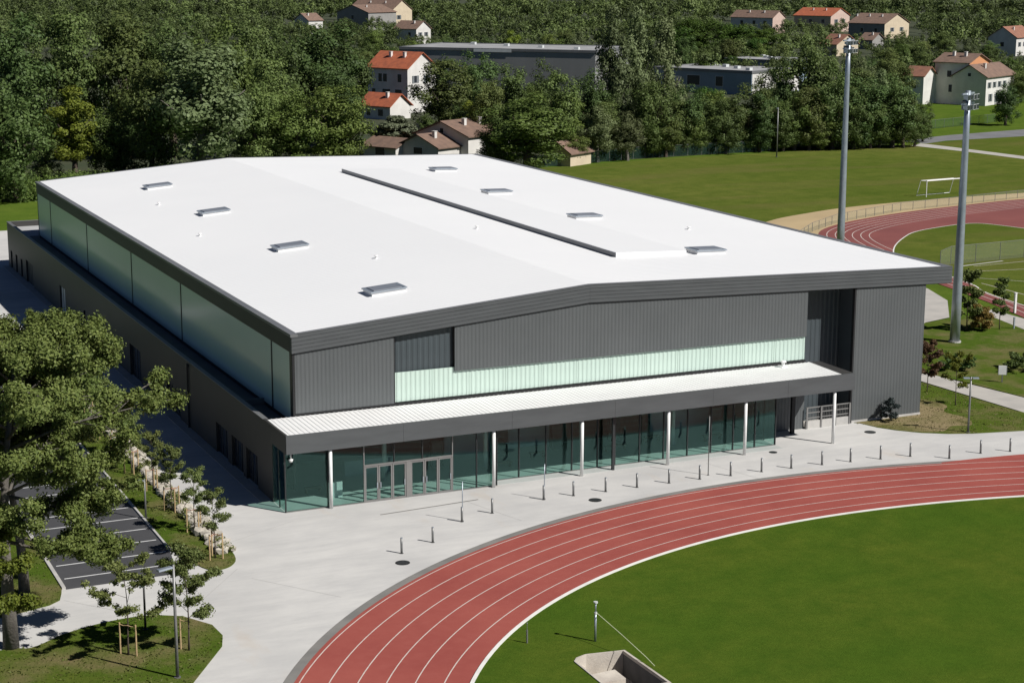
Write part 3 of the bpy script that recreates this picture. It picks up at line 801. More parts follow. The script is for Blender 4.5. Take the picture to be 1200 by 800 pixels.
side_pane(AX + 0.04, YA + 0.08, -2.95); side_pane(AX + 0.04, -2.95, -1.6); side_pane(13.44, YA + 0.08, YB + 0.02)
side_pane(37.45, YB + .1, -1.6); side_pane(37.45, -1.6, 0.05)
B('mullion', 'frame_dark', hall, (AX + 0.01, AX + 0.09, -2.99, -2.91, 0, CZB + 0.02)); B('mullion', 'frame_dark', hall, (37.42, 37.50, -1.64, -1.56, 0, CZB + 0.02))
k = MB(); k.tube((-1.75, -4.55, 4.18), (-1.75, -4.55, 3.75), .04, .04, 8); k.tube((-1.75, -4.55, 3.75), (-1.75, -4.55, 3.55), .16, .10, 12)
k.build('dome_camera', 'white_paint', hall, True)

# ------------------------------------------------------------------ gate in the recess
gt = empty('gate', (44.5, -0.02, 0), 0, 'grey steel gate and railing closing the tall recess of the hall', 'gate')
B('base_wall', 'kerb_concrete', gt, (-2.12, 2.12, -.08, .08, 0.0, .62))
for i in range(4):
    x = -2.05 + i * 1.367
    B('post', 'door_frame', gt, (x - .07, x + .07, -.13, -.085, 0.0, 1.75))
for z in (1.70, 1.28, .86):
    B('rail', 'door_frame', gt, (-2.12, 2.12, -.05, .03, z - .04, z + .04))
for i in range(27):
    x = -1.98 + i * .153
    B('bar', 'steel_grey', gt, (x - .012, x + .012, -.02, .004, .62, 1.66))

# ------------------------------------------------------------------ bollards, poles, covers
def first_or_copy(proto, i): return proto if i == 0 else copy_tree(proto)
bo = empty('bollard', (0, 0, 0), 0, 'slim grey steel bollard in the curved row between plaza and running track', 'bollard', 'bollards along the running track')
k = MB(); k.tube((0, 0, 0), (0, 0, 1.0), .075, .075, 16); k.build('post', 'steel_grey', bo, True)
k = MB(); k.tube((0, 0, 1.0), (0, 0, 1.035), .082, .07, 16); k.build('cap', 'galvanised', bo)
k = MB(); k.tube((0, 0, 0.0), (0, 0, .012), .13, .13, 16); k.build('base_plate', 'steel_grey', bo)
for i, (x, y) in enumerate([(1.9, -15.4), (4.5, -14.2), (7.9, -11.0), (10.5, -10.1), (15.0, -8.75), (17.3, -8.75), (19.8, -8.8), (22.3, -8.8), (24.9, -8.8), (27.4, -8.85), (29.9, -9.0), (32.5, -9.05), (35.0, -9.15), (37.6, -9.3), (40.0, -9.5), (42.5, -9.8), (45.0, -10.1), (47.3, -11.8), (50.4, -11.6), (52.8, -12.1)]):
    o = first_or_copy(bo, i); o.location = (x, y, 0)
for i, (x, y, h, lab) in enumerate([(28.5, -8.2, 4.4, 'tall thin grey pole standing alone before the glazed front'), (8.0, -10.86, 2.7, 'slender pale pole beside the bollard facing the entrance doors'), (15.13, -8.6, 2.5, 'slender pale pole beside a bollard facing the lobby windows')]):
    p = empty('pole', (x, y, 0), 0, lab, 'pole')
    k = MB(); k.tube((0, 0, 0), (0, 0, h), .035, .03, 10); k.build('shaft', 'steel_grey' if i == 0 else 'galvanised', p, True)
    k = MB(); k.tube((0, 0, 0), (0, 0, .02), .10, .10, 12); k.build('base_plate', 'steel_grey', p)
for x, y, lab in ((1.3, -17.1, 'dark square-edged manhole cover near the end of the bollard row'), (18.2, -10.3, 'dark round manhole cover between the bollards and the red track'), (46.5, -3.0, 'dark manhole cover in the paving before the recessed gate'), (36.2, -4.9, 'small dark drain cover beside the corner of the glazed front')):
    p = empty('manhole_cover', (x, y, 0), 0.2, lab, 'manhole cover')
    r = .46 if x < 36 or x > 40 else .32
    k = MB(); k.tube((0, 0, 0.001), (0, 0, .014), r, r, 20); k.build('frame', 'cast_iron', p)
    k = MB(); k.tube((0, 0, 0.015), (0, 0, .022), r * .84, r * .84, 20); k.build('lid', 'frame_dark', p)

# ------------------------------------------------------------------ lamps
def lamp(x, y, h, rz, label, arms=1, r=.09, col='steel_grey', base=0.0):
    e = empty('street_lamp', (x, y, base), rz, label, 'street lamp')
    k = MB(); k.tube((0, 0, 0), (0, 0, h), r, r * .75, 14); k.build('post', col, e, True)
    k = MB(); k.tube((0, 0, 0), (0, 0, .03), r * 2, r * 2, 14); k.build('base_plate', col, e)
    for a in range(arms):
        s = -1 if a == 0 else 1
        k = MB(); k.box(min(0, s * .12), max(0, s * .12), -.05, .05, h - .16, h - .09); k.build('arm', col, e)
        k = MB()
        x0, x1 = s * .12, s * (.95 if arms == 1 else .6)
        k.hexa([(min(x0, x1), -.15, h - .14), (max(x0, x1), -.15, h - .14), (max(x0, x1), .15, h - .14), (min(x0, x1), .15, h - .14),
                (min(x0, x1), -.12, h - .05), (max(x0, x1), -.12, h - .05), (max(x0, x1), .12, h - .05), (min(x0, x1), .12, h - .05)])
        hd = k.build('lamp_head', 'galvanised', e)
        k = MB(); k.box(min(x0, x1) + .1, max(x0, x1) - .1, -.1, .1, h - .155, h - .142); k.build('lens', 'lobby_white', hd)
lamp(-15.9, -29.2, 6.1, R(20), 'grey lamp post on the lower lawn with its head turned to the car park', base=0.04)
lamp(-11.0, -1.8, 2.75, R(15), 'short dark lamp post on the planted strip beside the car park', r=.07, base=0.05)
lamp(-15.8, -21.8, 2.9, R(70), 'short dark lamp post on the lawn behind the staked young tree', r=.07, col='cast_iron', base=0.04)
lamp(53.5, -6.3, 4.5, R(-25), 'double-headed grey lamp post at the edge of the worn lawn', arms=2, base=0.03)
lamp(154.5, 176, 9.5, R(40), 'tall grey lamp post at the far edge of the sports field', r=.13)

def mast(x, y, h, label, lean=0.0):
    e = empty('floodlight_mast', (x, y, 0), R(30), label, 'floodlight')
    k = MB(); k.tube((0, 0, 0), (0, 0, .18), .62, .62, 16); k.build('footing', 'kerb_concrete', e)
    k = MB(); n = 6
    k.path([(0, 0, 0.18 + (h - .18) * i / n) for i in range(n + 1)], [.50 - .24 * i / n for i in range(n + 1)], 18)
    k.build('shaft', 'galvanised', e, True)
    B('crossbar', 'galvanised', e, (-1.5, 1.5, -.08, .08, h - 1.3, h - 1.14), (-1.5, 1.5, -.08, .08, h - .35, h - .19))
    for z in (h - 1.5, h - .55):
        for xx in (-1.2, -.45, .45, 1.2):
            f = MB()
            f.hexa([(xx - .3, -.55, z - .30), (xx + .3, -.55, z - .30), (xx + .22, -.10, z - .12), (xx - .22, -.10, z - .12), (xx - .3, -.55, z + .22), (xx + .3, -.55, z + .22), (xx + .22, -.10, z + .14), (xx - .22, -.10, z + .14)])
            o = f.build('floodlight', 'lobby_white' if (xx > 0) else 'galvanised', e)
            B('lens', 'house_glass', o, (xx - .26, xx + .26, -.565, -.552, z - .26, z + .18))
    B('service_cage', 'steel_grey', e, (-.75, .75, .25, .32, h - 1.8, h - .9), (-.75, -.68, -.1, .25, h - 1.8, h - 1.0), (.68, .75, -.1, .25, h - 1.8, h - 1.0))
mast(74.7, 22.0, 24.5, 'tall galvanised floodlight mast rising from the lawn right of the hall')
mast(92.0, 66.0, 27.6, 'tall floodlight mast standing behind the hall roof by the far track')

# litter / notice box on the right-hand lawn
e = empty('notice_board', (67.5, 6.4, 0.02), R(-30), 'small white notice board on the lawn beside the footpath', 'sign')
B('post', 'steel_grey', e, (-.05, .05, -.05, .05, 0, .75)); B('panel', 'bin_white', e, (-.35, .35, -.08, .04, .7, 1.5)); B('frame', 'steel_grey', e, (-.39, -.353, -.09, .05, .66, 1.54), (.353, .39, -.09, .05, .66, 1.54))
e = empty('marker_post', (90.3, 31.6, 0), 0, 'short white marker post at the edge of the far track', 'post')
B('shaft', 'white_paint', e, (-.11, .11, -.11, .11, 0, 2.1)); B('cap', 'white_paint', e, (-.14, .14, -.14, .14, 2.1, 2.2))
e = empty('marker_post', (84.5, 24.9, 0.02), 0, 'short grey marker post in the lawn by the far track', 'post')
B('shaft', 'galvanised', e, (-.07, .07, -.07, .07, 0, 1.1)); B('cap', 'galvanised', e, (-.09, .09, -.09, .09, 1.1, 1.16))

# ------------------------------------------------------------------ infield: water jump, net post, small peg
pit = empty('water_jump', (5.3, -37.7, 0), 0, 'empty concrete water-jump pit sunk in the infield grass', 'water jump')
px_, py_ = 5.3, -37.7
def loc(p, z): return (p[0] - px_, p[1] - py_, z)
cx = sum(p[0] for p in PIT) / 6; cy = sum(p[1] for p in PIT) / 6
inn = [(cx + (p[0] - cx) * .93, cy + (p[1] - cy) * .955) for p in PIT]
m = MB(); n = 6
for i in range(n):
    j = (i + 1) % n
    a, b, c, d = PIT[i], PIT[j], inn[j], inn[i]
    m.hexa([loc(a, -.12), loc(b, -.12), loc(c, -.12), loc(d, -.12), loc(a, .06), loc(b, .06), loc(c, .06), loc(d, .06)])
m.build('rim', 'pit_concrete', pit)
DEP = -1.35
def wallq(i, mat):
    j = (i + 1) % n
    a, b = inn[i], inn[j]; c, d = PIT[j], PIT[i]
    k = MB(); k.hexa([loc(a, DEP), loc(b, DEP), loc(c, DEP), loc(d, DEP), loc(a, -.121), loc(b, -.121), loc(c, -.121), loc(d, -.121)])
    return k.build('pit_wall', mat, pit)
for i in range(n): wallq(i, 'pit_shade' if i == 3 else 'pit_concrete')  # right-hand wall gets its shade from a darker material
m = MB(); m.prism([loc(p, 0)[:2] for p in PIT], DEP - .15, DEP); m.build('floor', 'pit_concrete', pit)
m = MB()
m.hexa([loc((4.05, -37.6), DEP), loc((5.9, -37.5), DEP), loc((5.8, -36.45), DEP), loc((4.15, -36.55), DEP), loc((4.05, -37.6), -.62), loc((5.9, -37.5), -.62), loc((5.8, -36.45), -.5), loc((4.15, -36.55), -.5)])
m.build('step', 'pit_concrete', pit)
np_ = empty('net_post', (6.1, -33.6, .012), 0, 'grey post on the infield with a pale line tied down to the pit', 'post')
k = MB(); k.tube((0, 0, 0), (0, 0, 1.62), .065, .065, 12); k.tube((0, 0, 1.62), (0, 0, 2.2), .045, .045, 12); k.build('shaft', 'galvanised', np_, True)
k = MB(); k.tube((0, 0, 2.2), (0, 0, 2.28), .12, .12, 12); k.build('cap', 'lobby_white', np_)
k = MB(); k.tube((0, 0, 1.56), (0, 0, 1.68), .085, .085, 12); k.build('collar', 'lobby_white', np_)
k = MB(); k.path([(0.07, -.02, 1.62), (.55, -2.0, 1.0), (1.0, -3.9, .35), (1.12, -4.6, .10)], [.018] * 4, 6); k.build('guy_line', 'rope_pale', np_)
pg = empty('peg_post', (2.6, -32.3, .012), 0, 'thin grey post on the grass just inside the track kerb', 'post')
k = MB(); k.tube((0, 0, 0), (0, 0, .75), .05, .05, 10); k.tube((0, 0, .75), (0, 0, 1.12), .018, .018, 8); k.build('shaft', 'steel_grey', pg)
k = MB(); k.tube((0, 0, 1.12), (0, 0, 1.17), .035, .03, 8); k.build('cap', 'galvanised', pg)

# ------------------------------------------------------------------ far field: goal, fences
g = empty('goal', (146.2, 114.8, 0), R(6), 'white football goal on the far sports field', 'goal')
for s in (-1, 1):
    k = MB(); k.tube((s * 3.6, 0, 0), (s * 3.6, 0, 2.6), .07, .07, 8); k.build('post', 'white_paint', g)
    k = MB(); k.tube((s * 3.6, 0, 2.55), (s * 3.6, 1.4, 2.5), .05, .05, 8); k.tube((s * 3.6, 1.4, 2.5), (s * 3.6, 2.2, 0), .05, .05, 8); k.build('stay', 'white_paint', g)
k = MB(); k.tube((-3.6, 0, 2.6), (3.6, 0, 2.6), .09, .09, 8); k.build('crossbar', 'white_paint', g)
k = MB(); k.tube((-3.6, 1.4, 2.5), (3.6, 1.4, 2.5), .06, .06, 8); k.build('back_bar', 'white_paint', g)
k = MB(); k.tube((-3.6, 2.2, .06), (3.6, 2.2, .06), .05, .05, 8); k.build('ground_bar', 'white_paint', g)

def fence(pts, h, step, label, net, post='steel_grey', rail=True, z=0.0):
    e = empty('fence', (pts[0][0], pts[0][1], z), 0, label, 'fence')
    P = [Vector((p[0], p[1])) for p in pts]; o = P[0]
    for a, b in zip(P[:-1], P[1:]):
        n = max(1, round((b - a).length / step))
        for i in range(n):
            p, q = a + (b - a) * i / n - o, a + (b - a) * (i + 1) / n - o
            k = MB(); k.tube((p.x, p.y, 0), (p.x, p.y, h), .045, .045, 6); k.build('post', post, e)
            d = (q - p).normalized(); nn = Vector((-d.y, d.x)) * .012
            k = MB(); a0, b0 = p + d * .05, q - d * .05
            k.hexa([(a0.x - nn.x, a0.y - nn.y, .05), (b0.x - nn.x, b0.y - nn.y, .05), (b0.x + nn.x, b0.y + nn.y, .05), (a0.x + nn.x, a0.y + nn.y, .05), (a0.x - nn.x, a0.y - nn.y, h - .05), (b0.x - nn.x, b0.y - nn.y, h - .05), (b0.x + nn.x, b0.y + nn.y, h - .05), (a0.x + nn.x, a0.y + nn.y, h - .05)])
            k.build('mesh_panel', net, e)
            if rail:
                k = MB(); k.tube((p.x, p.y, h), (q.x, q.y, h), .03, .03, 6); k.build('top_rail', post, e)
fence([(100, 176.5), (114.9, 180.0), (130.2, 184.6), (149.5, 185.2), (166, 187.0)], 2.2, 3.2, 'green wire mesh fence along the trees beyond the sports field', 'net_green')
fence([(98.5, 84.5), (104.4, 90.2), (113, 96.3), (128.9, 102.8), (155.1, 107.4), (172, 109)], 1.25, 2.6, 'grey mesh fence following the curve of the far track beside the sand', 'net_grey')
fence([(100.5, 57.2), (104, 59.6), (116.1, 60.3), (132, 60.8)], 2.3, 4.2, 'pale mesh fence crossing the far pitch', 'net_grey', rail=True)
fence([(203, 205), (222, 214), (246, 222)], 2.0, 3.5, 'green garden fence at the foot of the white houses', 'net_green')

# ------------------------------------------------------------------ rockery beside the shaded walk
rng = random.Random(5)
def rock_mesh(seed):
    r = random.Random(seed); bm = bmesh.new()
    bmesh.ops.create_icosphere(bm, subdivisions=1, radius=1)
    for v in bm.verts:
        v.co *= r.uniform(.72, 1.12)
        v.co.x *= 1.1; v.co.z *= .75
    me = bpy.data.meshes.new('stone'); bm.to_mesh(me); bm.free(); me.materials.append(M['rock_pale']); return me
rocks = [rock_mesh(i) for i in range(8)]
rk = empty('rock_border', (-8.0, 0, 0.05), 0, 'border of pale stone blocks between the planted strip and shaded walk', 'rocks')
y = -10.6; cnt = 0
while y < 48 and cnt < 290:
    for row in range(2):
        s = rng.uniform(.26, .5)
        o = bpy.data.objects.new('stone', rng.choice(rocks))
        link(o, rk)
        o.location = (0.12 - row * .62 + rng.uniform(-.16, .16), y + rng.uniform(-.2, .2), s * .40)
        o.scale = (s * 1.1, s * rng.uniform(.9, 1.3), s)
        o.rotation_euler = (rng.uniform(-.3, .3), rng.uniform(-.3, .3), rng.uniform(0, 6.28))
        cnt += 1
    y += rng.uniform(.42, .62) * (1 if y < 25 else 1.3)

# ------------------------------------------------------------------ leaves, trunks, trees
def leaf_mesh(name, C, Nn, S, seed, mat, asp=0.62):
    r = np.random.default_rng(seed); n = len(C)
    t = r.normal(size=(n, 3)); t -= Nn * (t * Nn).sum(1, keepdims=True)
    t /= np.linalg.norm(t, axis=1, keepdims=True) + 1e-9
    b = np.cross(Nn, t); s = S[:, None]
    fold = Nn * (s * 0.18)
    V = np.stack([C - t * s, C + b * s * asp + fold, C + t * s, C - b * s * asp + fold], 1).reshape(-1, 3)
    me = bpy.data.meshes.new(name)
    me.vertices.add(4 * n); me.vertices.foreach_set('co', V.astype(np.float32).ravel())
    me.loops.add(4 * n); me.loops.foreach_set('vertex_index', np.arange(4 * n, dtype=np.int32))
    me.polygons.add(n); me.polygons.foreach_set('loop_start', np.arange(0, 4 * n, 4, dtype=np.int32))
    me.polygons.foreach_set('loop_total', np.full(n, 4, dtype=np.int32))
    me.materials.append(mat); me.update(); me.validate()
    return me

def clump_leaves(centers, radii, per, size, seed, squash=0.85, jitter=0.42, up=0.2, power=2.2, mid=None):
    """leaf centres on ragged shells round each clump centre; normals lean outwards"""
    r = np.random.default_rng(seed); C, Nn, S = [], [], []
    for c, rad in zip(centers, radii):
        k = int(per * (rad / np.mean(radii)) ** 2)
        d = r.normal(size=(k, 3)); d /= np.linalg.norm(d, axis=1, keepdims=True)
        rr = rad * (1 - r.random(k) ** power * 0.75)[:, None] * r.uniform(.8, 1.15, (k, 1))
        p = np.asarray(c) + d * rr * np.array([1, 1, squash])
        nn = d + r.normal(size=(k, 3)) * jitter + np.array([0, 0, up])
        if mid is not None:
            o = np.asarray(c) - np.asarray(mid); nn = nn + o / (np.linalg.norm(o) + 1e-6) * .55
        nn = nn; nn /= np.linalg.norm(nn, axis=1, keepdims=True)
        C.append(p); Nn.append(nn); S.append(size * r.uniform(.6, 1.3, k))
    return np.concatenate(C), np.concatenate(Nn), np.concatenate(S)

def crown_proto(kind, seed):
    """unit tree: height 1, crown radius 0.3"""
    r = np.random.default_rng(seed); cs, rs = [], []
    def put(n, zc, rz, rx, cr, bias=0.45):
        for _ in range(n):
            d = r.normal(size=3); d /= np.linalg.norm(d)
            q = r.random() ** bias
            cs.append((d[0] * rx * q, d[1] * rx * q, zc + d[2] * rz * q)); rs.append(cr * r.uniform(.65, 1.3))
    if kind in (0, 1, 8): put(66, .55, .38, .235, .072); put(26, .24, .18, .22, .068)
    elif kind == 2: put(80, .54, .40, .225, .062)
    elif kind == 3: put(44, .55, .36, .23, .075)
    elif kind == 4: put(60, .70, .20, .25, .062, .5); put(30, .42, .22, .2, .06)
    elif kind == 5:
        for _ in range(70):
            z = r.uniform(.1, .97); w = .26 * math.sin(math.pi * min(1, (z + .12) / 1.25)) ** .8 * (1.25 - z)
            a = r.uniform(0, 6.28); q = r.random() ** .5
            cs.append((math.cos(a) * w * q * 1.2, math.sin(a) * w * q * 1.2, z)); rs.append(.055 * r.uniform(.7, 1.3))
    elif kind == 6: put(44, .46, .42, .23, .085)
    elif kind == 7: put(40, .5, .38, .24, .08)
    per = 11000 / len(cs)
    size = .0115 if kind != 7 else .022
    sq = 1.25 if kind in (2, 5) else .85
    C, Nn, S = clump_leaves(cs, rs, per, size, seed + 1, squash=sq, mid=(0, 0, .5))
    C[:, 2] = np.clip(C[:, 2], .015, 1.02)
    return leaf_mesh('crown', C, Nn, S, seed + 2, LEAF[kind])

def trunk_proto(kind, seed):
    r = random.Random(seed); k = MB()
    top = .62 if kind != 4 else .66
    k.path([(0, 0, 0), (.006, .004, .2), (-.004, .006, top * .7), (.004, 0, top)], [.028, .021, .015, .006], 8)
    for i in range(6):
        a = r.uniform(0, 6.28); z = r.uniform(.2, .5) if kind != 4 else r.uniform(.42, .58)
        L_ = r.uniform(.14, .22)
        k.path([(0, 0, z), (math.cos(a) * L_ * .5, math.sin(a) * L_ * .5, z + .07), (math.cos(a) * L_, math.sin(a) * L_, z + .18)], [.010, .007, .003], 6)
    me = bpy.data.meshes.new('trunk'); me.from_pydata(k.v, [], k.f); me.materials.append(M['bark_grey' if kind in (2, 5) else 'bark_brown'])
    return me

TREES = [(9.1,167.2,21.8,7.4,0,0),(3.4,167.4,23.4,5.9,0,0),(22.3,188.2,17.0,6.1,3,0),(28.1,188.3,14.5,4.7,1,0),(40.8,174.9,25.6,10.7,2,0),(34.2,183.0,22.2,5.8,8,0),(53.6,186.9,16.9,5.5,8,0),(60.1,185.5,15.7,6.3,1,0),(67.5,183.8,18.0,7.3,1,0),(89.2,211.1,9.0,4.5,7,1),(112.8,244.2,17.5,7.8,8,1),(126.7,256.4,19.0,6.8,0,2),(106.7,210.9,11.6,4.4,3,1),(96.2,175.7,12.9,3.8,0,1),(100.2,174.0,14.9,9.1,1,1),(94.7,177.9,9.1,3.1,6,1),(20.3,224.0,29.0,8.8,0,0),(29.6,223.2,29.6,8.0,8,0),(39.1,222.4,29.8,8.9,8,0),(48.0,221.9,30.1,8.2,0,0),(57.0,218.1,28.8,6.9,1,0),(64.1,221.9,26.7,5.8,0,0),(71.5,225.9,26.2,7.7,0,0),(81.5,229.1,26.7,9.5,0,0),(87.1,234.4,25.5,6.2,0,0),(78.8,215.6,19.1,5.0,0,0),(62.6,205.8,20.8,6.4,8,0),(114.4,190.0,17.6,4.7,8,1),(124.0,196.2,18.1,5.0,0,1),(131.0,200.4,28.0,5.6,5,1),(139.1,204.4,28.2,5.4,5,1),(144.2,202.2,26.2,5.4,5,1),(125.0,182.1,9.4,4.2,2,1),(118.4,181.7,10.6,4.3,2,1),(112.9,180.8,6.7,3.5,1,1),(132.5,185.6,16.5,4.8,8,1),(140.2,187.5,14.9,4.7,0,1),(145.7,186.9,11.8,4.2,0,1),(134.8,184.6,9.2,3.6,1,1),(155.3,188.1,14.5,5.5,8,1),(161.0,187.5,8.2,4.3,1,1),(165.0,185.8,12.3,5.1,1,1),(171.3,190.7,24.8,7.3,0,1),(165.9,192.9,19.6,3.5,0,1),(173.1,184.2,18.8,5.7,0,1),(179.7,183.3,15.6,6.6,0,1),(186.4,182.3,16.5,5.7,0,1),(191.8,181.9,9.1,3.2,1,1),(183.9,183.3,9.2,4.4,1,1),(169.7,183.8,7.9,3.8,1,1),(115.8,214.4,17.7,5.2,0,1),(125.3,218.1,18.8,4.8,0,1),(116.9,206.5,13.7,5.1,1,1),(105.5,204.1,16.1,4.2,8,1),(310.5,467.4,18.6,10.6,4,2),(328.9,473.0,16.3,9.8,4,2),(333.0,458.4,14.8,8.0,4,2),(290.0,451.1,16.7,7.7,4,2),(274.7,285.6,8.0,5.4,0,3),(278.1,280.7,6.3,4.7,1,3),(265.3,282.7,10.7,5.1,0,3),(242.6,214.5,10.2,4.0,0,3),(280.8,269.6,5.1,2.8,1,3),(294.8,270.4,9.8,4.0,8,3),(278.0,274.0,3.9,3.0,6,3),(18.0,190.0,8.7,3.6,8,0),(32.1,194.8,10.7,4.5,0,0),(115.9,189.3,14.4,4.1,1,1),(122.7,186.4,11.8,4.1,8,1),(127.9,191.0,14.0,3.8,0,1),(131.0,186.3,10.9,4.1,1,1),(137.9,186.7,11.7,4.2,8,1),(142.5,186.5,10.0,3.8,1,1),(148.8,185.6,12.1,4.5,0,1),(152.4,187.6,10.2,3.4,8,1),(156.8,185.7,12.6,4.2,0,1),(162.1,185.2,11.3,3.8,8,1),(167.8,184.6,13.7,4.6,8,1),(174.7,183.5,12.1,4.3,1,1),(177.1,182.5,14.5,4.7,0,1),(181.3,182.6,11.4,4.0,8,1),(188.5,181.4,12.2,4.0,8,1),(165.2,217.6,11.1,4.6,1,1),(179.4,215.8,15.7,5.1,8,1),(195.8,208.8,15.7,5.6,8,1),(107.8,241.1,5.6,2.2,0,1),(110.0,223.4,10.0,4.1,0,1),(153.5,202.9,11.9,4.2,0,1),(200.1,190.1,9.1,2.8,0,1),(171.6,230.2,10.6,4.2,4,2),(204.1,210.3,14.2,5.2,2,1),(232.7,258.6,13.8,5.4,2,2),(238.2,251.2,13.7,5.6,8,2),(126.9,329.9,8.8,3.3,1,2),(140.2,346.3,11.3,3.6,1,2),(148.4,378.0,9.7,4.5,1,2),(145.0,348.3,11.1,3.6,0,2),(276.3,318.9,12.3,4.1,0,2),(285.8,318.0,14.0,5.2,8,2),(289.7,299.0,9.3,3.3,3,3),(314.3,317.7,9.6,3.1,0,2),(321.7,315.5,10.0,3.9,1,2),(309.1,288.4,9.6,3.7,1,3),(158.0,413.8,10.6,4.0,8,2),(173.0,385.1,11.3,4.1,1,2),(194.5,392.0,12.7,4.3,8,2),(210.1,411.6,10.9,3.9,1,2),(203.2,383.4,11.4,3.7,1,2),(219.9,401.3,8.6,3.5,5,2),(252.3,379.1,10.4,3.9,0,2),(245.1,355.7,10.1,3.6,4,2),(264.4,370.0,9.5,3.2,4,2),(280.7,378.8,13.3,4.6,1,2),(267.7,347.4,14.3,4.7,8,2),(285.5,337.1,11.0,3.4,0,2),(298.2,343.5,9.4,3.0,0,2),(328.2,357.4,10.1,4.2,8,2),(321.3,337.7,8.8,3.7,1,2),(353.0,344.5,8.4,3.0,4,2),(186.8,489.8,10.6,4.0,0,2),(179.3,449.8,9.6,4.0,4,2),(192.6,463.6,9.5,3.7,2,2),(199.7,463.7,9.2,3.4,0,2),(209.0,468.8,11.0,3.7,1,2),(206.8,439.6,13.4,4.4,1,2),(228.6,457.7,10.5,4.4,8,2),(232.4,449.6,9.1,3.8,1,2),(231.0,427.0,13.7,4.1,1,2),(255.3,459.2,13.6,4.6,2,2),(281.8,427.9,13.5,4.4,0,2),(294.0,434.4,8.4,2.6,8,2),(282.7,400.7,14.2,4.8,8,2),(310.5,427.7,12.4,4.8,4,2),(347.6,394.1,11.8,4.2,1,2),(372.8,416.1,10.4,4.3,8,2),(353.8,380.6,9.4,3.4,8,2),(374.6,392.0,11.8,4.9,2,2),(372.0,376.2,10.8,3.8,0,2),(370.2,360.8,7.6,3.5,0,2),(207.3,539.6,13.8,4.6,1,2),(207.5,522.2,8.2,3.0,0,2),(216.4,522.5,9.5,3.4,1,2),(229.2,535.5,8.5,3.5,1,2),(231.2,523.9,11.1,4.7,0,2),(231.1,500.4,10.7,4.3,1,2),(234.7,493.9,12.1,4.6,0,2),(234.4,471.2,14.2,5.0,3,2),(262.9,511.8,8.3,2.7,0,2),(262.8,497.3,12.8,4.3,1,2),(273.2,505.0,14.0,4.2,8,2),(308.7,450.0,11.5,4.4,0,2),(368.1,419.4,12.5,4.5,8,2),(394.8,442.6,9.7,3.6,8,2),(419.5,461.5,12.1,4.3,8,2),(421.8,437.5,9.2,4.3,1,2)]
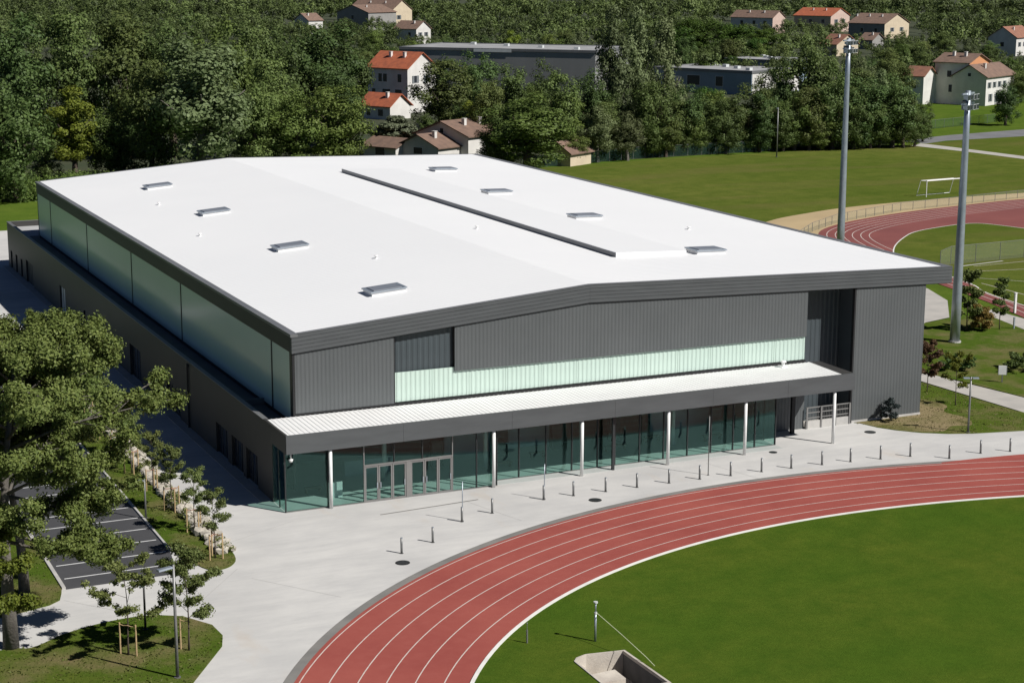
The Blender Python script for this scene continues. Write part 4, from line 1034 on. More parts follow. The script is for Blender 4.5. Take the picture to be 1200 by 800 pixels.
FAR = [(36,443,11.0),(43,433,11.4),(50,436,10.2),(56,427,11.0),(65,431,11.0),(72,415,9.7),(82,411,7.6),(93,423,7.0),(96,403,11.2),(107,416,8.9),(114,402,11.6),(118,391,7.9),(127,390,10.7),(135,392,9.1),(144,396,8.5),(153,394,10.1),(170,383,3.7),(172,370,10.1),(217,363,9.6),(229,361,10.7),(233,354,8.4),(247,355,11.5),(254,348,11.9),(258,339,10.1),(275,349,9.2),(278,339,8.4),(282,331,10.5),(293,333,7.6),(305,332,9.2),(305,318,11.5),(318,320,7.5),(335,324,8.9),(333,309,10.6),(338,303,12.1),(41,484,9.2),(49,486,8.4),(57,478,11.9),(65,464,8.9),(75,469,10.5),(89,481,9.2),(93,462,8.0),(105,470,8.8),(110,463,10.7),(118,466,10.3),(122,448,8.2),(132,444,10.9),(140,448,6.9),(145,433,11.6),(156,445,9.7),(167,448,11.0),(170,435,7.5),(182,441,7.3),(188,434,11.0),(194,428,7.1),(200,424,9.8),(204,411,7.4),(221,425,12.1),(226,415,10.2),(229,398,9.1),(245,415,11.3),(247,398,7.7),(264,411,7.5),(259,386,10.4),(281,404,9.1),(284,396,7.5),(293,390,9.5),(294,374,12.0),(308,379,8.3),(319,381,7.6),(325,376,9.3),(333,373,9.3),(347,377,11.5),(344,363,9.9),(358,367,7.5),(364,362,6.7),(363,349,6.7),(375,354,12.2),(377,348,12.2),(49,544,8.7),(56,541,9.9),(63,542,9.5),(74,554,7.3),(79,544,11.0),(83,522,8.9),(90,525,7.2),(99,517,8.5),(105,514,11.0),(119,536,10.8),(120,515,9.7),(129,511,6.9),(138,504,9.9),(143,502,9.0),(149,491,11.7),(157,495,9.2),(169,504,9.2),(179,509,8.5),(188,507,7.5),(191,485,9.8),(203,500,8.5),(207,482,8.2),(215,484,9.7),(228,489,11.5),(237,489,9.2),(236,467,11.8),(243,463,8.9),(260,477,10.8),(259,460,8.0),(273,470,8.8),(275,456,9.0),(278,444,8.8),(292,451,12.2),(295,442,8.2),(301,438,10.0),(320,455,11.3),(315,433,9.2),(326,434,12.2),(338,433,9.5),(339,423,5.2),(344,417,7.1),(358,421,9.9),(374,430,12.1),(369,409,7.5),(390,421,8.0),(390,407,7.6),(399,404,5.8),(406,398,6.3),(415,393,8.6),(57,599,8.1),(66,625,9.6),(71,611,8.1),(75,601,8.2),(83,607,9.4),(92,609,11.3),(97,588,9.6),(105,588,10.3),(111,575,8.2),(115,567,8.7),(129,591,9.2),(131,569,11.8),(139,573,8.6),(142,556,7.4),(153,563,7.2),(167,581,9.8),(163,546,8.5),(182,577,10.3),(188,576,9.8),(189,548,11.4),(199,551,7.2),(210,561,9.6),(213,546,7.9),(221,546,6.6),(226,542,6.9),(234,535,7.6),(243,541,10.6),(242,515,11.9),(252,516,11.9),(264,527,10.0),(269,519,10.1),(287,535,9.7),(297,533,7.5),(289,497,7.0),(296,499,10.6),(308,505,11.0),(328,522,7.3),(317,485,11.4),(336,504,8.8),(333,487,8.3),(345,493,8.7),(355,492,8.2),(370,498,7.7),(369,485,11.1),(381,491,10.5),(401,479,5.3),(397,461,9.9),(403,460,8.3),(418,468,12.3),(426,468,11.9),(435,463,7.7),(433,447,4.3),(450,442,9.6),(479,462,9.7),(69,693,15.4),(73,684,15.1),(77,647,11.4),(90,680,14.0),(98,675,9.9),(99,641,14.1),(111,657,11.6),(118,663,15.6),(124,665,11.5),(127,658,10.3),(130,645,12.8),(135,632,12.7),(150,660,10.6),(153,648,14.4),(158,636,10.2),(163,631,11.1),(166,610,12.3),(174,613,12.3),(178,607,16.0),(185,612,11.9),(199,637,10.3),(206,632,9.2),(203,604,12.6),(215,616,10.4),(222,621,9.4),(223,605,11.7),(229,602,11.4),(231,589,13.2),(243,601,6.1),(243,583,7.5),(252,582,7.5),(263,595,16.1),(275,607,14.3),(273,587,10.3),(287,596,9.8),(293,591,13.1),(289,564,12.8),(314,601,12.7),(307,574,13.7),(324,592,12.7),(319,566,16.1),(329,572,9.8),(342,578,15.1),(349,574,15.6),(352,564,13.2),(359,558,12.7),(356,542,12.8),(378,565,10.8),(371,538,11.4),(382,539,10.5),(387,531,10.5),(392,529,11.4),(395,523,9.4),(417,543,10.5),(433,505,6.7),(445,512,6.8),(452,508,14.9),(466,512,16.1),(476,512,12.1),(498,528,10.5),(499,517,14.0),(492,496,6.4),(512,509,10.7),(506,491,16.2),(72,716,15.3),(77,713,13.3),(86,719,11.3),(94,731,12.4),(96,711,12.7),(103,715,10.7),(109,721,10.7),(120,747,9.3),(121,720,15.6),(129,723,11.8),(134,718,15.7),(140,718,13.8),(145,709,13.5),(149,688,10.8),(154,681,12.7),(162,691,9.4),(170,700,10.9),(175,688,11.3),(183,689,14.0),(192,698,9.8),(191,669,15.3),(209,713,11.0),(210,691,10.0),(214,681,14.3),(219,675,9.7),(236,704,9.9),(241,702,8.7),(246,699,8.3),(252,695,11.1),(252,672,9.3),(249,645,10.0),(269,681,10.7),(286,661,11.7),(292,658,11.4),(300,658,11.3),(306,653,12.5),(314,650,11.8),(310,622,14.7),(323,634,14.4),(328,629,15.9),(336,629,12.3),(354,648,14.7),(342,609,11.6),(374,653,12.1),(375,638,13.6),(377,629,16.3),(368,603,9.6),(378,604,15.2),(390,613,14.3),(393,602,13.4),(400,602,13.2),(398,587,10.2),(425,615,7.1),(435,614,9.3),(435,601,7.3),(430,580,9.8),(438,582,8.6),(450,589,8.8),(444,569,6.5),(491,587,4.5),(496,585,4.8),(504,586,5.3),(514,585,10.6),(526,591,15.0),(527,580,12.8),(544,588,15.2),(545,576,14.4),(547,567,15.7),(548,559,11.6),(541,541,13.5),(541,531,10.9),(561,545,10.4),(86,818,12.0),(88,785,15.3),(101,824,11.4),(107,819,15.1),(115,815,11.5),(115,782,9.3),(130,821,14.8),(130,785,9.6),(138,798,15.9),(138,764,9.4),(154,815,13.9),(156,796,13.7),(163,790,12.3),(165,773,11.5),(175,791,11.1),(185,804,11.2),(188,785,9.8),(192,769,12.6),(191,742,14.3),(202,753,13.9),(212,765,11.8),(218,760,12.8),(219,738,15.3),(239,783,11.2),(229,734,13.4),(246,768,3.6),(244,735,6.8),(256,746,4.1),(254,719,7.9),(263,718,9.6),(265,708,9.1),(286,745,7.4),(278,702,9.6),(309,757,7.1),(299,697,12.2),(315,714,13.3),(324,720,15.5),(338,732,12.3),(341,722,13.2),(357,739,10.7),(359,724,9.7),(363,714,16.0),(377,725,13.7),(362,682,14.3),(392,723,9.4),(398,715,10.6),(402,711,12.6),(405,699,11.0),(418,704,13.7),(401,659,9.5),(426,687,15.1),(421,666,10.5),(419,650,10.9),(426,650,14.0),(456,689,5.3),(440,650,7.0),(454,657,6.7),(458,652,6.3),(491,663,8.1),(489,649,7.8),(498,651,9.0),(564,660,9.5),(558,637,9.9),(543,611,13.7),(587,651,10.1),(586,640,10.1),(572,614,10.5),(582,617,12.0),(586,613,13.0),(597,616,9.6),(618,628,11.8),(591,590,13.6),(613,605,16.2),(96,898,13.8),(99,871,15.2),(109,901,11.0),(110,861,13.8),(125,903,11.7),(126,857,9.7),(134,856,15.0),(142,863,15.6),(150,862,15.2),(155,840,13.5),(173,889,11.8),(180,887,14.4),(177,848,10.9),(184,848,10.3),(186,827,15.9),(200,861,13.8),(197,824,10.4),(213,858,9.0),(224,882,11.3),(211,808,13.5),(221,825,10.7),(227,822,15.0),(242,841,11.3),(250,846,14.2),(249,817,10.1),(250,795,10.5),(277,808,2.7),(323,791,7.0),(334,796,13.2),(339,784,16.0),(342,775,13.6),(372,827,12.5),(359,783,12.7),(383,819,10.1),(371,772,16.2),(391,796,12.4),(381,759,12.0),(400,777,12.0),(411,783,16.3),(415,778,9.7),(431,793,10.2),(422,759,14.6),(439,778,11.8),(451,781,9.3),(449,759,10.1),(440,730,14.5),(453,742,10.7),(462,744,9.6),(481,759,10.2),(498,772,9.5),(491,744,2.6),(598,735,10.0),(599,713,12.0),(575,673,13.7),(594,687,13.6),(598,680,13.7),(596,665,12.3),(634,699,12.3),(626,680,11.9),(622,665,15.1),(630,663,12.1),(669,697,11.6),(645,660,16.0),(674,684,10.2),(666,666,15.9),(111,1008,19.1),(109,950,15.3),(124,1008,14.7),(130,999,18.8),(130,964,19.5),(142,1003,13.1),(138,947,17.7),(148,975,17.6),(161,1012,16.0),(152,926,15.4),(162,932,17.5),(168,935,12.9),(188,996,12.9),(193,988,21.4),(186,920,21.1),(198,939,16.6),(205,934,13.6),(218,954,17.0),(219,927,17.5),(224,913,13.0),(247,980,13.6),(249,952,16.3),(250,928,14.8),(264,945,20.1),(280,973,17.3),(263,893,12.8),(272,901,17.8),(288,928,17.1),(293,922,14.6),(310,951,13.5),(304,911,17.7),(327,940,20.1),(349,931,14.4),(368,895,16.7),(374,893,18.8),(387,901,17.7),(403,924,16.0),(410,923,13.1),(383,844,20.3),(411,893,15.8),(425,907,18.0),(423,882,14.0),(444,913,19.7),(421,850,19.9),(448,893,15.4),(434,844,15.3),(456,873,16.9),(469,878,20.2),(463,847,21.6),(490,880,21.9),(469,825,13.6),(491,852,20.5),(509,869,21.1),(504,841,12.9),(520,856,16.5),(515,828,20.3),(537,855,19.5),(545,854,13.0),(541,837,17.7),(540,822,15.3),(540,812,15.7),(562,833,15.1),(571,837,15.4),(592,858,17.1),(577,812,6.2),(600,822,19.8),(604,774,20.9),(613,777,18.5),(612,763,13.0),(649,801,21.8),(644,784,14.0),(657,787,19.8),(640,755,12.6),(655,764,21.2),(691,796,13.4),(671,758,13.2),(692,770,12.9),(712,782,13.6),(683,735,13.8),(732,782,19.2),(734,775,16.7),(735,764,18.5),(711,725,21.6),(767,774,15.1),(119,1068,17.6),(120,1031,14.9),(139,1125,13.9),(135,1042,12.4),(150,1103,19.3),(158,1098,12.9),(154,1021,18.7),(164,1041,19.2),(180,1089,16.9),(187,1081,18.0),(179,1012,14.0),(185,1011,21.0),(195,1020,20.0),(209,1045,12.8),(211,1015,19.9),(234,1095,18.9),(221,1005,21.4),(232,1025,18.3),(248,1054,18.1),(239,998,18.9),(258,1039,14.0),(259,1015,17.3),(284,1085,15.8),(283,1058,14.2),(276,1007,20.8),(304,1076,20.3),(290,998,18.0),(308,1036,12.8),(325,1064,18.6),(314,997,17.9),(312,965,19.9),(337,1012,12.3),(339,991,20.4),(356,1017,12.2),(354,987,21.6),(354,962,19.6),(376,998,20.8),(401,1043,15.3),(370,942,16.0),(387,968,13.2),(405,995,13.4),(411,990,19.9),(395,934,14.1),(433,1006,12.4),(411,937,15.1),(434,970,14.8),(462,1015,15.6),(434,937,19.7),(452,956,20.6),(485,1008,13.6),(456,927,21.8),(497,992,17.8),(483,944,13.6),(496,950,14.9),(511,959,13.0),(526,969,14.5),(514,932,15.5),(507,902,21.9),(515,897,14.8),(568,975,18.0),(573,972,21.6),(544,909,17.5),(545,900,13.0),(552,895,17.2),(605,970,19.2),(581,918,21.4),(613,956,19.4),(608,931,19.9),(611,920,17.6),(625,931,21.1),(603,882,16.0),(657,955,21.8),(604,859,18.2),(661,933,13.0),(639,886,21.8),(671,921,14.7),(691,940,17.3),(675,903,21.8),(651,859,17.7),(711,933,18.5),(719,927,19.4),(681,864,20.7),(720,903,14.1),(683,838,21.6),(752,916,16.2),(760,911,15.5),(706,833,16.0),(749,879,14.6),(738,852,19.1),(749,857,13.2),(737,830,15.2),(788,879,16.5),(816,899,18.1),(768,830,22.0),(814,872,14.6),(817,864,18.1),(790,824,16.8),(843,875,21.9),(790,803,16.5),(140,1223,18.6),(148,1215,12.0),(156,1229,19.4),(155,1176,13.0),(169,1217,13.2),(166,1150,19.4),(185,1212,14.8),(183,1164,12.2),(186,1138,19.5),(188,1109,19.8),(198,1119,14.0),(223,1211,19.1),(206,1094,14.7),(215,1105,21.1),(222,1101,20.7),(235,1130,12.6),(234,1088,16.8),(249,1131,12.7),(270,1191,16.0),(259,1106,20.1),(274,1140,12.6),(278,1121,15.9),(287,1133,12.7),(305,1179,16.1),(286,1085,17.8),(303,1115,13.6),(300,1079,17.6),(314,1101,12.6),(327,1123,20.1),(330,1101,14.6),(336,1103,16.0),(358,1143,14.1),(371,1164,19.8),(374,1145,12.3),(378,1131,18.0),(366,1068,14.8),(392,1120,19.4),(374,1050,18.6),(404,1108,21.2),(416,1116,18.3),(429,1132,12.6),(431,1113,13.2),(444,1123,19.4),(439,1093,21.1),(426,1036,21.6),(428,1022,18.2),(465,1090,15.9),(476,1097,18.4),(461,1038,14.4),(484,1078,16.4),(483,1053,17.2),(490,1050,18.8),(497,1048,14.6),(509,1059,20.8),(526,1073,17.8),(524,1052,14.0),(554,1093,14.5),(554,1077,14.2),(540,1037,14.0),(544,1025,18.4),(550,1021,15.2),(552,1011,14.4),(567,1019,21.8),(576,1021,19.8),(594,1039,16.6),(580,997,14.2),(573,966,17.2),(604,1001,16.1),(651,1071,18.1),(618,997,20.0),(617,981,18.3),(637,1000,18.9),(677,1051,19.0),(661,1008,21.9),(688,1036,17.4),(695,1034,21.1),(661,970,14.1),(649,938,13.3),(730,1045,22.0),(705,990,18.7),(734,1021,16.0),(688,940,13.6),(725,980,17.9),(724,963,15.7),(733,960,15.2),(720,929,13.0),(757,967,15.4),(785,994,16.9),(761,950,15.2),(779,961,20.4),(808,985,22.2),(808,971,15.1),(807,957,19.3),(778,910,15.2),(823,951,16.6),(823,939,18.0),(795,892,19.9),(797,887,12.8),(816,902,15.4),(880,969,17.5),(905,984,14.3),(908,978,15.8),(830,878,19.1),(872,913,21.7),(914,948,16.4),(936,960,21.9),(285,826,7.8),(288,821,7.6),(292,821,9.0),(287,797,9.5),(293,800,7.6),(303,812,6.3),(303,801,9.4),(303,793,9.9),(317,822,7.5),(316,811,7.0),(322,816,7.1),(317,789,8.7),(319,784,7.5),(251,785,7.4),(255,790,8.2),(251,768,9.6),(258,772,7.6),(262,770,7.8),(257,647,6.3),(253,628,5.5),(261,641,5.8),(260,631,7.2),(267,639,6.4),(274,647,5.3),(272,633,5.7),(460,696,6.1),(473,710,6.5),(470,700,5.3),(462,679,8.7),(483,705,7.5),(489,708,4.9),(483,691,8.6),(479,676,8.9),(501,701,7.3),(495,689,9.6),(497,686,8.4),(520,713,9.2),(512,696,8.0),(512,690,8.2),(523,699,6.9),(513,676,7.2),(520,679,8.0),(541,702,9.2),(545,700,7.5),(477,613,5.4),(488,623,4.1),(491,621,5.3),(492,616,4.5),(486,602,4.5),(485,593,5.9),(497,603,5.8),(507,610,4.7),(512,611,6.3),(512,606,3.6),(503,589,4.2),(381,488,5.0),(388,492,4.0),(381,476,3.5),(393,487,3.6),(392,481,3.9),(427,533,4.7),(430,533,6.4),(426,522,5.1),(421,511,5.5),(426,511,6.9),(435,520,5.3),(438,453,4.8),(445,457,4.1),(445,452,2.7),(456,460,3.2),(457,456,3.0)]

KIND = {0: 'dense dark green broadleaf tree', 1: 'fresh mid-green broadleaf tree', 2: 'pale grey-green feathery tree', 3: 'bright yellow-green tree',
        4: 'flat-topped umbrella pine', 5: 'slender greyish poplar', 6: 'low dark bushy tree', 7: 'silvery shrub-like tree', 8: 'olive-green broadleaf tree'}
ZONE = {0: 'in the wood behind the hall', 1: 'in the belt beside the sports field', 2: 'among the houses and sheds beyond the tree belt', 3: 'around the white houses past the road'}
GROUP = {0: 'wood behind the hall', 1: 'tree belt along the sports field', 2: 'trees among the far houses', 3: 'trees round the white houses'}
protos = {}
for kd in range(9):
    nv = 3 if kd in (0, 1, 8) else (2 if kd in (4, 5, 2) else 1)
    protos[kd] = [(crown_proto(kd, 100 + kd * 10 + v), trunk_proto(kd, 50 + kd * 3 + v)) for v in range(nv)]
tr = random.Random(21)
NAME = {4: 'umbrella_pine', 5: 'poplar_tree', 6: 'bushy_tree', 7: 'silver_shrub'}
MARKS = [(127, 306, 'the tall white house'), (116, 288, 'the orange-roofed annexe'), (98, 202, 'the brown-roofed bungalow'), (86, 204, 'the brown-roofed garage'), (112, 179, 'the small cream cabin'), (190, 385, 'the dark warehouse'), (240, 335, 'the long blue-grey building'), (272, 366, 'the smaller blue-grey block'),
         (277, 275, 'the orange-gabled white house'), (290, 268, 'the many-windowed white house'), (199, 186, 'the road junction'), (154, 176, 'the lamp at the field edge'), (396, 506, 'the cream house with the steep gable'), (448, 552, 'the little brown-roofed house'), (466, 480, 'the white house with the rust roof'), (277, 676, 'the white house above the warehouse'), (2, 165, 'the grass bank behind the annexe')]
best = {}
for i, (x, y, h, rad, kd, zn) in enumerate(TREES):
    for mx, my, mn in MARKS:
        d = math.hypot(x - mx, y - my)
        if d < 60 and d < best.get((kd, mn), (1e9, 0))[0]: best[(kd, mn)] = (d, i)
own = {}
for (kd, mn), (d, i) in sorted(best.items(), key=lambda q: q[1][0]):
    own.setdefault(i, KIND[kd] + ' closest to ' + mn)
for kd in KIND:
    for zn in ZONE:
        idx = [i for i, q in enumerate(TREES) if q[4] == kd and q[5] == zn and i not in own]
        if len(idx) > 2:
            idx.sort(key=lambda i: TREES[i][2])
            own[idx[-1]] = 'tallest ' + KIND[kd] + ' ' + ZONE[zn]; own[idx[0]] = 'smallest ' + KIND[kd] + ' ' + ZONE[zn]
for i, (x, y, h, rad, kd, zn) in enumerate(TREES):
    cm, tm = tr.choice(protos[kd])
    e = empty(NAME.get(kd, 'broadleaf_tree'), (x, y, -0.06), tr.uniform(0, 6.28), own.get(i, KIND[kd] + ' ' + ZONE[zn]), 'tree', KIND[kd] + 's, ' + GROUP[zn], (rad / .285, rad / .285, h))
    link(bpy.data.objects.new('crown', cm), e); link(bpy.data.objects.new('trunk', tm), e)

# the distant wood on the horizon side: one mass
def far_wood():
    r = np.random.default_rng(77); C, Nn, S = [], [], []
    for (x, y, h) in FAR:
        cs, rs = [], []
        w = h * r.uniform(.34, .5)
        for _ in range(20):
            d = r.normal(size=3); d /= np.linalg.norm(d); q = r.random() ** .45
            cs.append((x + d[0] * w * q, y + d[1] * w * q, h * .56 + d[2] * h * .36 * q)); rs.append(h * .13 * r.uniform(.7, 1.3))
        a, b, c = clump_leaves(cs, rs, 34, h * .034, int(r.integers(1e6)), mid=(x, y, h * .5))
        a[:, 2] = np.clip(a[:, 2], .1, None)
        C.append(a); Nn.append(b); S.append(c)
    mt = leaf('leaf_far_wood', (0.070, 0.106, 0.032), (0.132, 0.178, 0.056), 0.27, 0.0)
    N, L = mt.node_tree.nodes, mt.node_tree.links
    hs = [n for n in N if n.type == 'HUE_SAT'][0]
    for lk in list(hs.inputs['Value'].links): L.remove(lk)
    f = noise(N, L, 0.045, 2)
    mr = N.new('ShaderNodeMapRange'); mr.inputs[1].default_value = .35; mr.inputs[2].default_value = .65; mr.inputs[3].default_value = .5; mr.inputs[4].default_value = 1.6
    L.new(f, mr.inputs[0]); L.new(mr.outputs[0], hs.inputs['Value'])
    me = leaf_mesh('far_wood', np.concatenate(C), np.concatenate(Nn), np.concatenate(S), 5, mt, .7)
    o = link(bpy.data.objects.new('far_wood', me))
    tag(o, 'distant mass of mixed green woodland between the far houses', 'woodland', kind='stuff')
far_wood()

# low undergrowth along the back of the hall and the field edge: one mass
def undergrowth():
    r = np.random.default_rng(9); cs, rs = [], []
    for _ in range(420):
        t = r.random()
        x, y = (-8 + 70 * t + r.normal() * 2, 163 + 12 * t + abs(r.normal()) * 5)
        cs.append((x, y, r.uniform(.3, 2.6))); rs.append(r.uniform(.8, 2.2))
    for _ in range(230):
        t = r.random()
        x = 112 + 82 * t; y = np.interp(x, [112, 130, 150, 166, 194], [183, 187, 187.5, 189, 189.5]) + abs(r.normal()) * 2.0
        cs.append((x, y, r.uniform(.3, 2.2))); rs.append(r.uniform(.8, 2.0))
    a, b, c = clump_leaves(cs, rs, 170, .16, 4)
    a[:, 2] = np.clip(a[:, 2], .0, None)
    o = link(bpy.data.objects.new('undergrowth', leaf_mesh('undergrowth', a, b, c, 6, LEAF[1])))
    tag(o, 'low scrub along the foot of the woodland edges', 'undergrowth', kind='stuff')
undergrowth()

# ------------------------------------------------------------------ branching trees near the camera
def branch_tree(name, loc, h, spread, trunk_r, seed, label, mat, bark, n_limb=9, per=40, leaf_s=.13, first=.3, twigs=3, group=None, cat='tree', clump=.5, lean=(0, 0), droop=0.0, extra=(), rise=1.0, fill=1.3):
    r = random.Random(seed); e = empty(name, loc, 0, label, cat, group)
    k = MB(); lx, ly = lean
    tp = [(lx * t * t * h + math.sin(t * 5 + seed) * .02 * h * t, ly * t * t * h + math.cos(t * 4 + seed) * .018 * h * t, h * .88 * t) for t in [i / 6 for i in range(7)]]
    k.path(tp, [trunk_r * (1 - .86 * (i / 6) ** .8) for i in range(7)], 10)
    tips = []
    def at(t):
        f = t * 6; i = min(5, int(f)); u = f - i
        return Vector(tp[i]).lerp(Vector(tp[i + 1]), u)
    limbs = [(first + (1 - first) * (i + r.random() * .6) / n_limb, i * 2.4 + r.uniform(-.4, .4), 1.0) for i in range(n_limb)] + list(extra)
    for t, a, f in limbs:
        t = min(t, .99); p = at(t)
        env = math.sin(math.pi * min(1, (t - first) / (1 - first) * .72 + .24)) ** .6
        L_ = spread * env * r.uniform(.75, 1.1) * f
        up = rise * r.uniform(.25, .6) * L_ * (0.35 + t) - droop * L_ * (f > 1.05)
        d = Vector((math.cos(a), math.sin(a), 0))
        q1 = p + d * L_ * .4 + Vector((0, 0, up * .5)); q2 = p + d * L_ + Vector((0, 0, up * .9))
        rr = trunk_r * .36 * (1 - t * .55)
        k.path([p, q1, q2], [rr, rr * .6, rr * .18], 6)
        tips += [(q2, 1.0), (p.lerp(q2, .72), .9), (q1, .75)]
        for _ in range(twigs):
            b = q1.lerp(q2, r.uniform(.05, .9)); a2 = a + r.choice((-1, 1)) * r.uniform(.5, 1.2); L2 = L_ * r.uniform(.3, .5)
            q = b + Vector((math.cos(a2) * L2, math.sin(a2) * L2, r.uniform(-.1, .5) * L2))
            k.path([b, b.lerp(q, .5) + Vector((0, 0, .04 * L2)), q], [rr * .4, rr * .25, rr * .1], 5)
            tips += [(q, .8), (b.lerp(q, .5), .6)]
    tips.append((Vector(tp[-1]), .9))
    k.build('trunk', bark, e, True)
    cs = [tuple(t) for t, _ in tips]; rs = [clump * w * r.uniform(.75, 1.25) for _, w in tips]
    C, Nn, S = clump_leaves(cs, rs, per, leaf_s, seed + 3, squash=.8, jitter=.7 if h > 8 else .8, up=.3, power=fill, mid=(lx * h * .4, ly * h * .4, h * .6) if h > 8 else None)
    me = leaf_mesh('crown', C, Nn, S, seed + 4, M[mat])
    link(bpy.data.objects.new('crown', me), e)
    return e

# the big tree that hangs over the car park, and its neighbours
branch_tree('plane_tree', (-23.0, -21.4, .02), 18.2, 7.0, .46, 3, 'big leafy tree with a thick grey trunk overhanging the car park', 'leaf_plane', 'bark_grey', 32, 400, .088, .42, 8, clump=.92, lean=(.06, .10), droop=.6, fill=.7,
            extra=((.37, .1, 1.2), (.40, -.5, 1.1), (.52, .35, 1.06)))
branch_tree('plane_tree', (-20.9, -13.3, .04), 14.5, 5.6, .36, 8, 'leafy tree with a grey trunk standing in the grass edge of the car park', 'leaf_plane', 'bark_grey', 24, 340, .088, .5, 7, clump=.85, fill=.7, lean=(-.08, .10))
branch_tree('plane_tree', (-25.6, -12.0, .04), 15.5, 6.0, .36, 15, 'leafy tree half hidden behind the big tree at the car park', 'leaf_plane', 'bark_grey', 24, 330, .09, .4, 7, clump=.9, fill=.7)
branch_tree('yellowing_tree', (-24.5, -25.6, .02), 8.8, 2.4, .16, 12, 'thin yellowing tree in front of the big tree trunk', 'leaf_yellow', 'bark_brown', 10, 190, .085, .42, 3, clump=.5)
B_ = [(-17.5, -25.1, 5.6, 1.9, 31, 'open young tree tied to two stakes on the lower lawn', 'leaf_young', 2, 9),
      (-14.4, -25.8, 6.1, 1.35, 32, 'bushy young tree tied to one stake on the lower lawn', 'leaf_young', 1, 13)]
def stakes(e, n, h, rnd):
    pts = []
    for i in range(n):
        a = i * 6.28 / n + rnd.uniform(-.3, .3) + (2.6 if n < 3 else 0)
        x, y = math.cos(a) * .5, math.sin(a) * .5
        k = MB(); k.tube((x, y, 0), (x, y, h), .05, .045, 8); k.build('stake', 'stake_wood', e); pts.append((x, y))
    for x, y in pts:
        k = MB(); k.path([(x, y, h - .1), (x * .5, y * .5, h - .14), (0, 0, h - .1)], [.028] * 3, 6); k.build('tie', 'tie_strap' if n == 3 else 'stake_wood', e)
for x, y, h, sp, sd_, lab, mt, ns, nl in B_:
    e = branch_tree('young_tree', (x, y, .04), h, sp, .06, sd_, lab, mt, 'bark_brown', nl, 70 if ns == 2 else 110, .070, .36 if ns == 2 else .34, 4, clump=.36 if ns == 2 else .46, rise=1.5 if ns == 2 else 2.2, fill=.6)
    stakes(e, ns, 1.75, random.Random(sd_))
yt = [(-9.0, -11.6, 4.6), (-8.8, -6.0, 4.5), (-9.0, -0.9, 4.7), (-9.0, 4.4, 4.4), (-9.4, 9.2, 4.8), (-9.2, 14.6, 4.6), (-9.0, 20.0, 4.9), (-8.9, 25.6, 4.6), (-8.8, 31.2, 4.9), (-8.8, 37.0, 4.7), (-8.8, 43.5, 4.8), (-8.9, 50.5, 4.9)]
yp = []
for v in range(3):
    e = branch_tree('young_tree', (0, 0, 0), 4.6, 0.80, .05, 60 + v, 'staked young tree in the row along the planted strip beside the hall', 'leaf_young', 'bark_brown', 12, 40, .060, .40, 4, group='young trees along the planted strip', clump=.34, rise=2.4, fill=.6)
    stakes(e, 3, 1.65, random.Random(v))
    yp.append(e)
rr_ = random.Random(4)
for i, (x, y, h) in enumerate(yt):
    o = yp[i] if i < 3 else copy_tree(yp[i % 3])
    s = h / 4.6
    o.location = (x, y, .05); o.scale = (s, s, s); o.rotation_euler = (0, 0, rr_.uniform(0, 6.28))
# shrubs tucked between the rocks: one mass
def ground_cover():
    r = np.random.default_rng(3); cs, rs = [], []
    for _ in range(110):
        y = r.uniform(-11, 50); cs.append((-8.3 + r.normal() * .35, y, r.uniform(.15, .6))); rs.append(r.uniform(.18, .42))
    a, b, c = clump_leaves(cs, rs, 46, .085, 8); a[:, 2] = np.clip(a[:, 2], .06, None)
    o = link(bpy.data.objects.new('ground_cover', leaf_mesh('ground_cover', a, b, c, 6, M['leaf_young'])))
    tag(o, 'low green plants growing among the pale stone blocks', 'plants', kind='stuff')
ground_cover()

# right-hand side
branch_tree('young_tree', (59.0, 6.0, .03), 4.6, 1.0, .05, 71, 'young tree with dark reddish leaves beside the hall corner', 'leaf_red', 'bark_brown', 10, 60, .10, .34, 3, clump=.42, rise=2.2, fill=.6)
branch_tree('young_tree', (58.3, 1.3, .03), 4.6, 1.1, .05, 72, 'young tree with sparse golden-green leaves on the worn lawn', 'leaf_yellow', 'bark_brown', 9, 30, .09, .34, 3, clump=.36, rise=2.2, fill=.6)
branch_tree('young_tree', (79.4, 26.0, .02), 6.4, 1.35, .08, 73, 'dark green broad young tree behind the floodlight mast', 'leaf_olive', 'bark_brown', 12, 70, .13, .16, 3, clump=.5, rise=2.2, fill=.6)
branch_tree('young_tree', (82.9, 25.2, .02), 5.8, .75, .06, 74, 'slim dark green young tree right of the floodlight mast', 'leaf_olive', 'bark_brown', 12, 46, .11, .24, 3, clump=.38, rise=2.2, fill=.6)
branch_tree('shrub', (80.8, 25.4, .02), 2.5, 1.1, .04, 75, 'golden-leaved shrub between two young trees behind the mast', 'leaf_gold', 'bark_brown', 10, 70, .10, .1, 3, clump=.42, cat='shrub')
branch_tree('shrub', (49.9, -0.95, .03), 1.9, .65, .03, 76, 'small dark shrub against the grey cladding of the hall', 'leaf_bluish', 'bark_brown', 9, 40, .07, .12, 3, clump=.26, cat='shrub')
for x, y, s, lab in ((66.8, 12.2, 1.0, 'low dark juniper on the lawn left of the notice board'), (72.5, 9.5, 1.2, 'low dark juniper on the lawn behind the notice board')):
    branch_tree('shrub', (x, y, .02), .9 * s, 1.5 * s, .03, int(x), lab, 'leaf_dark', 'bark_brown', 10, 50, .09, .1, 3, clump=.3, cat='shrub')

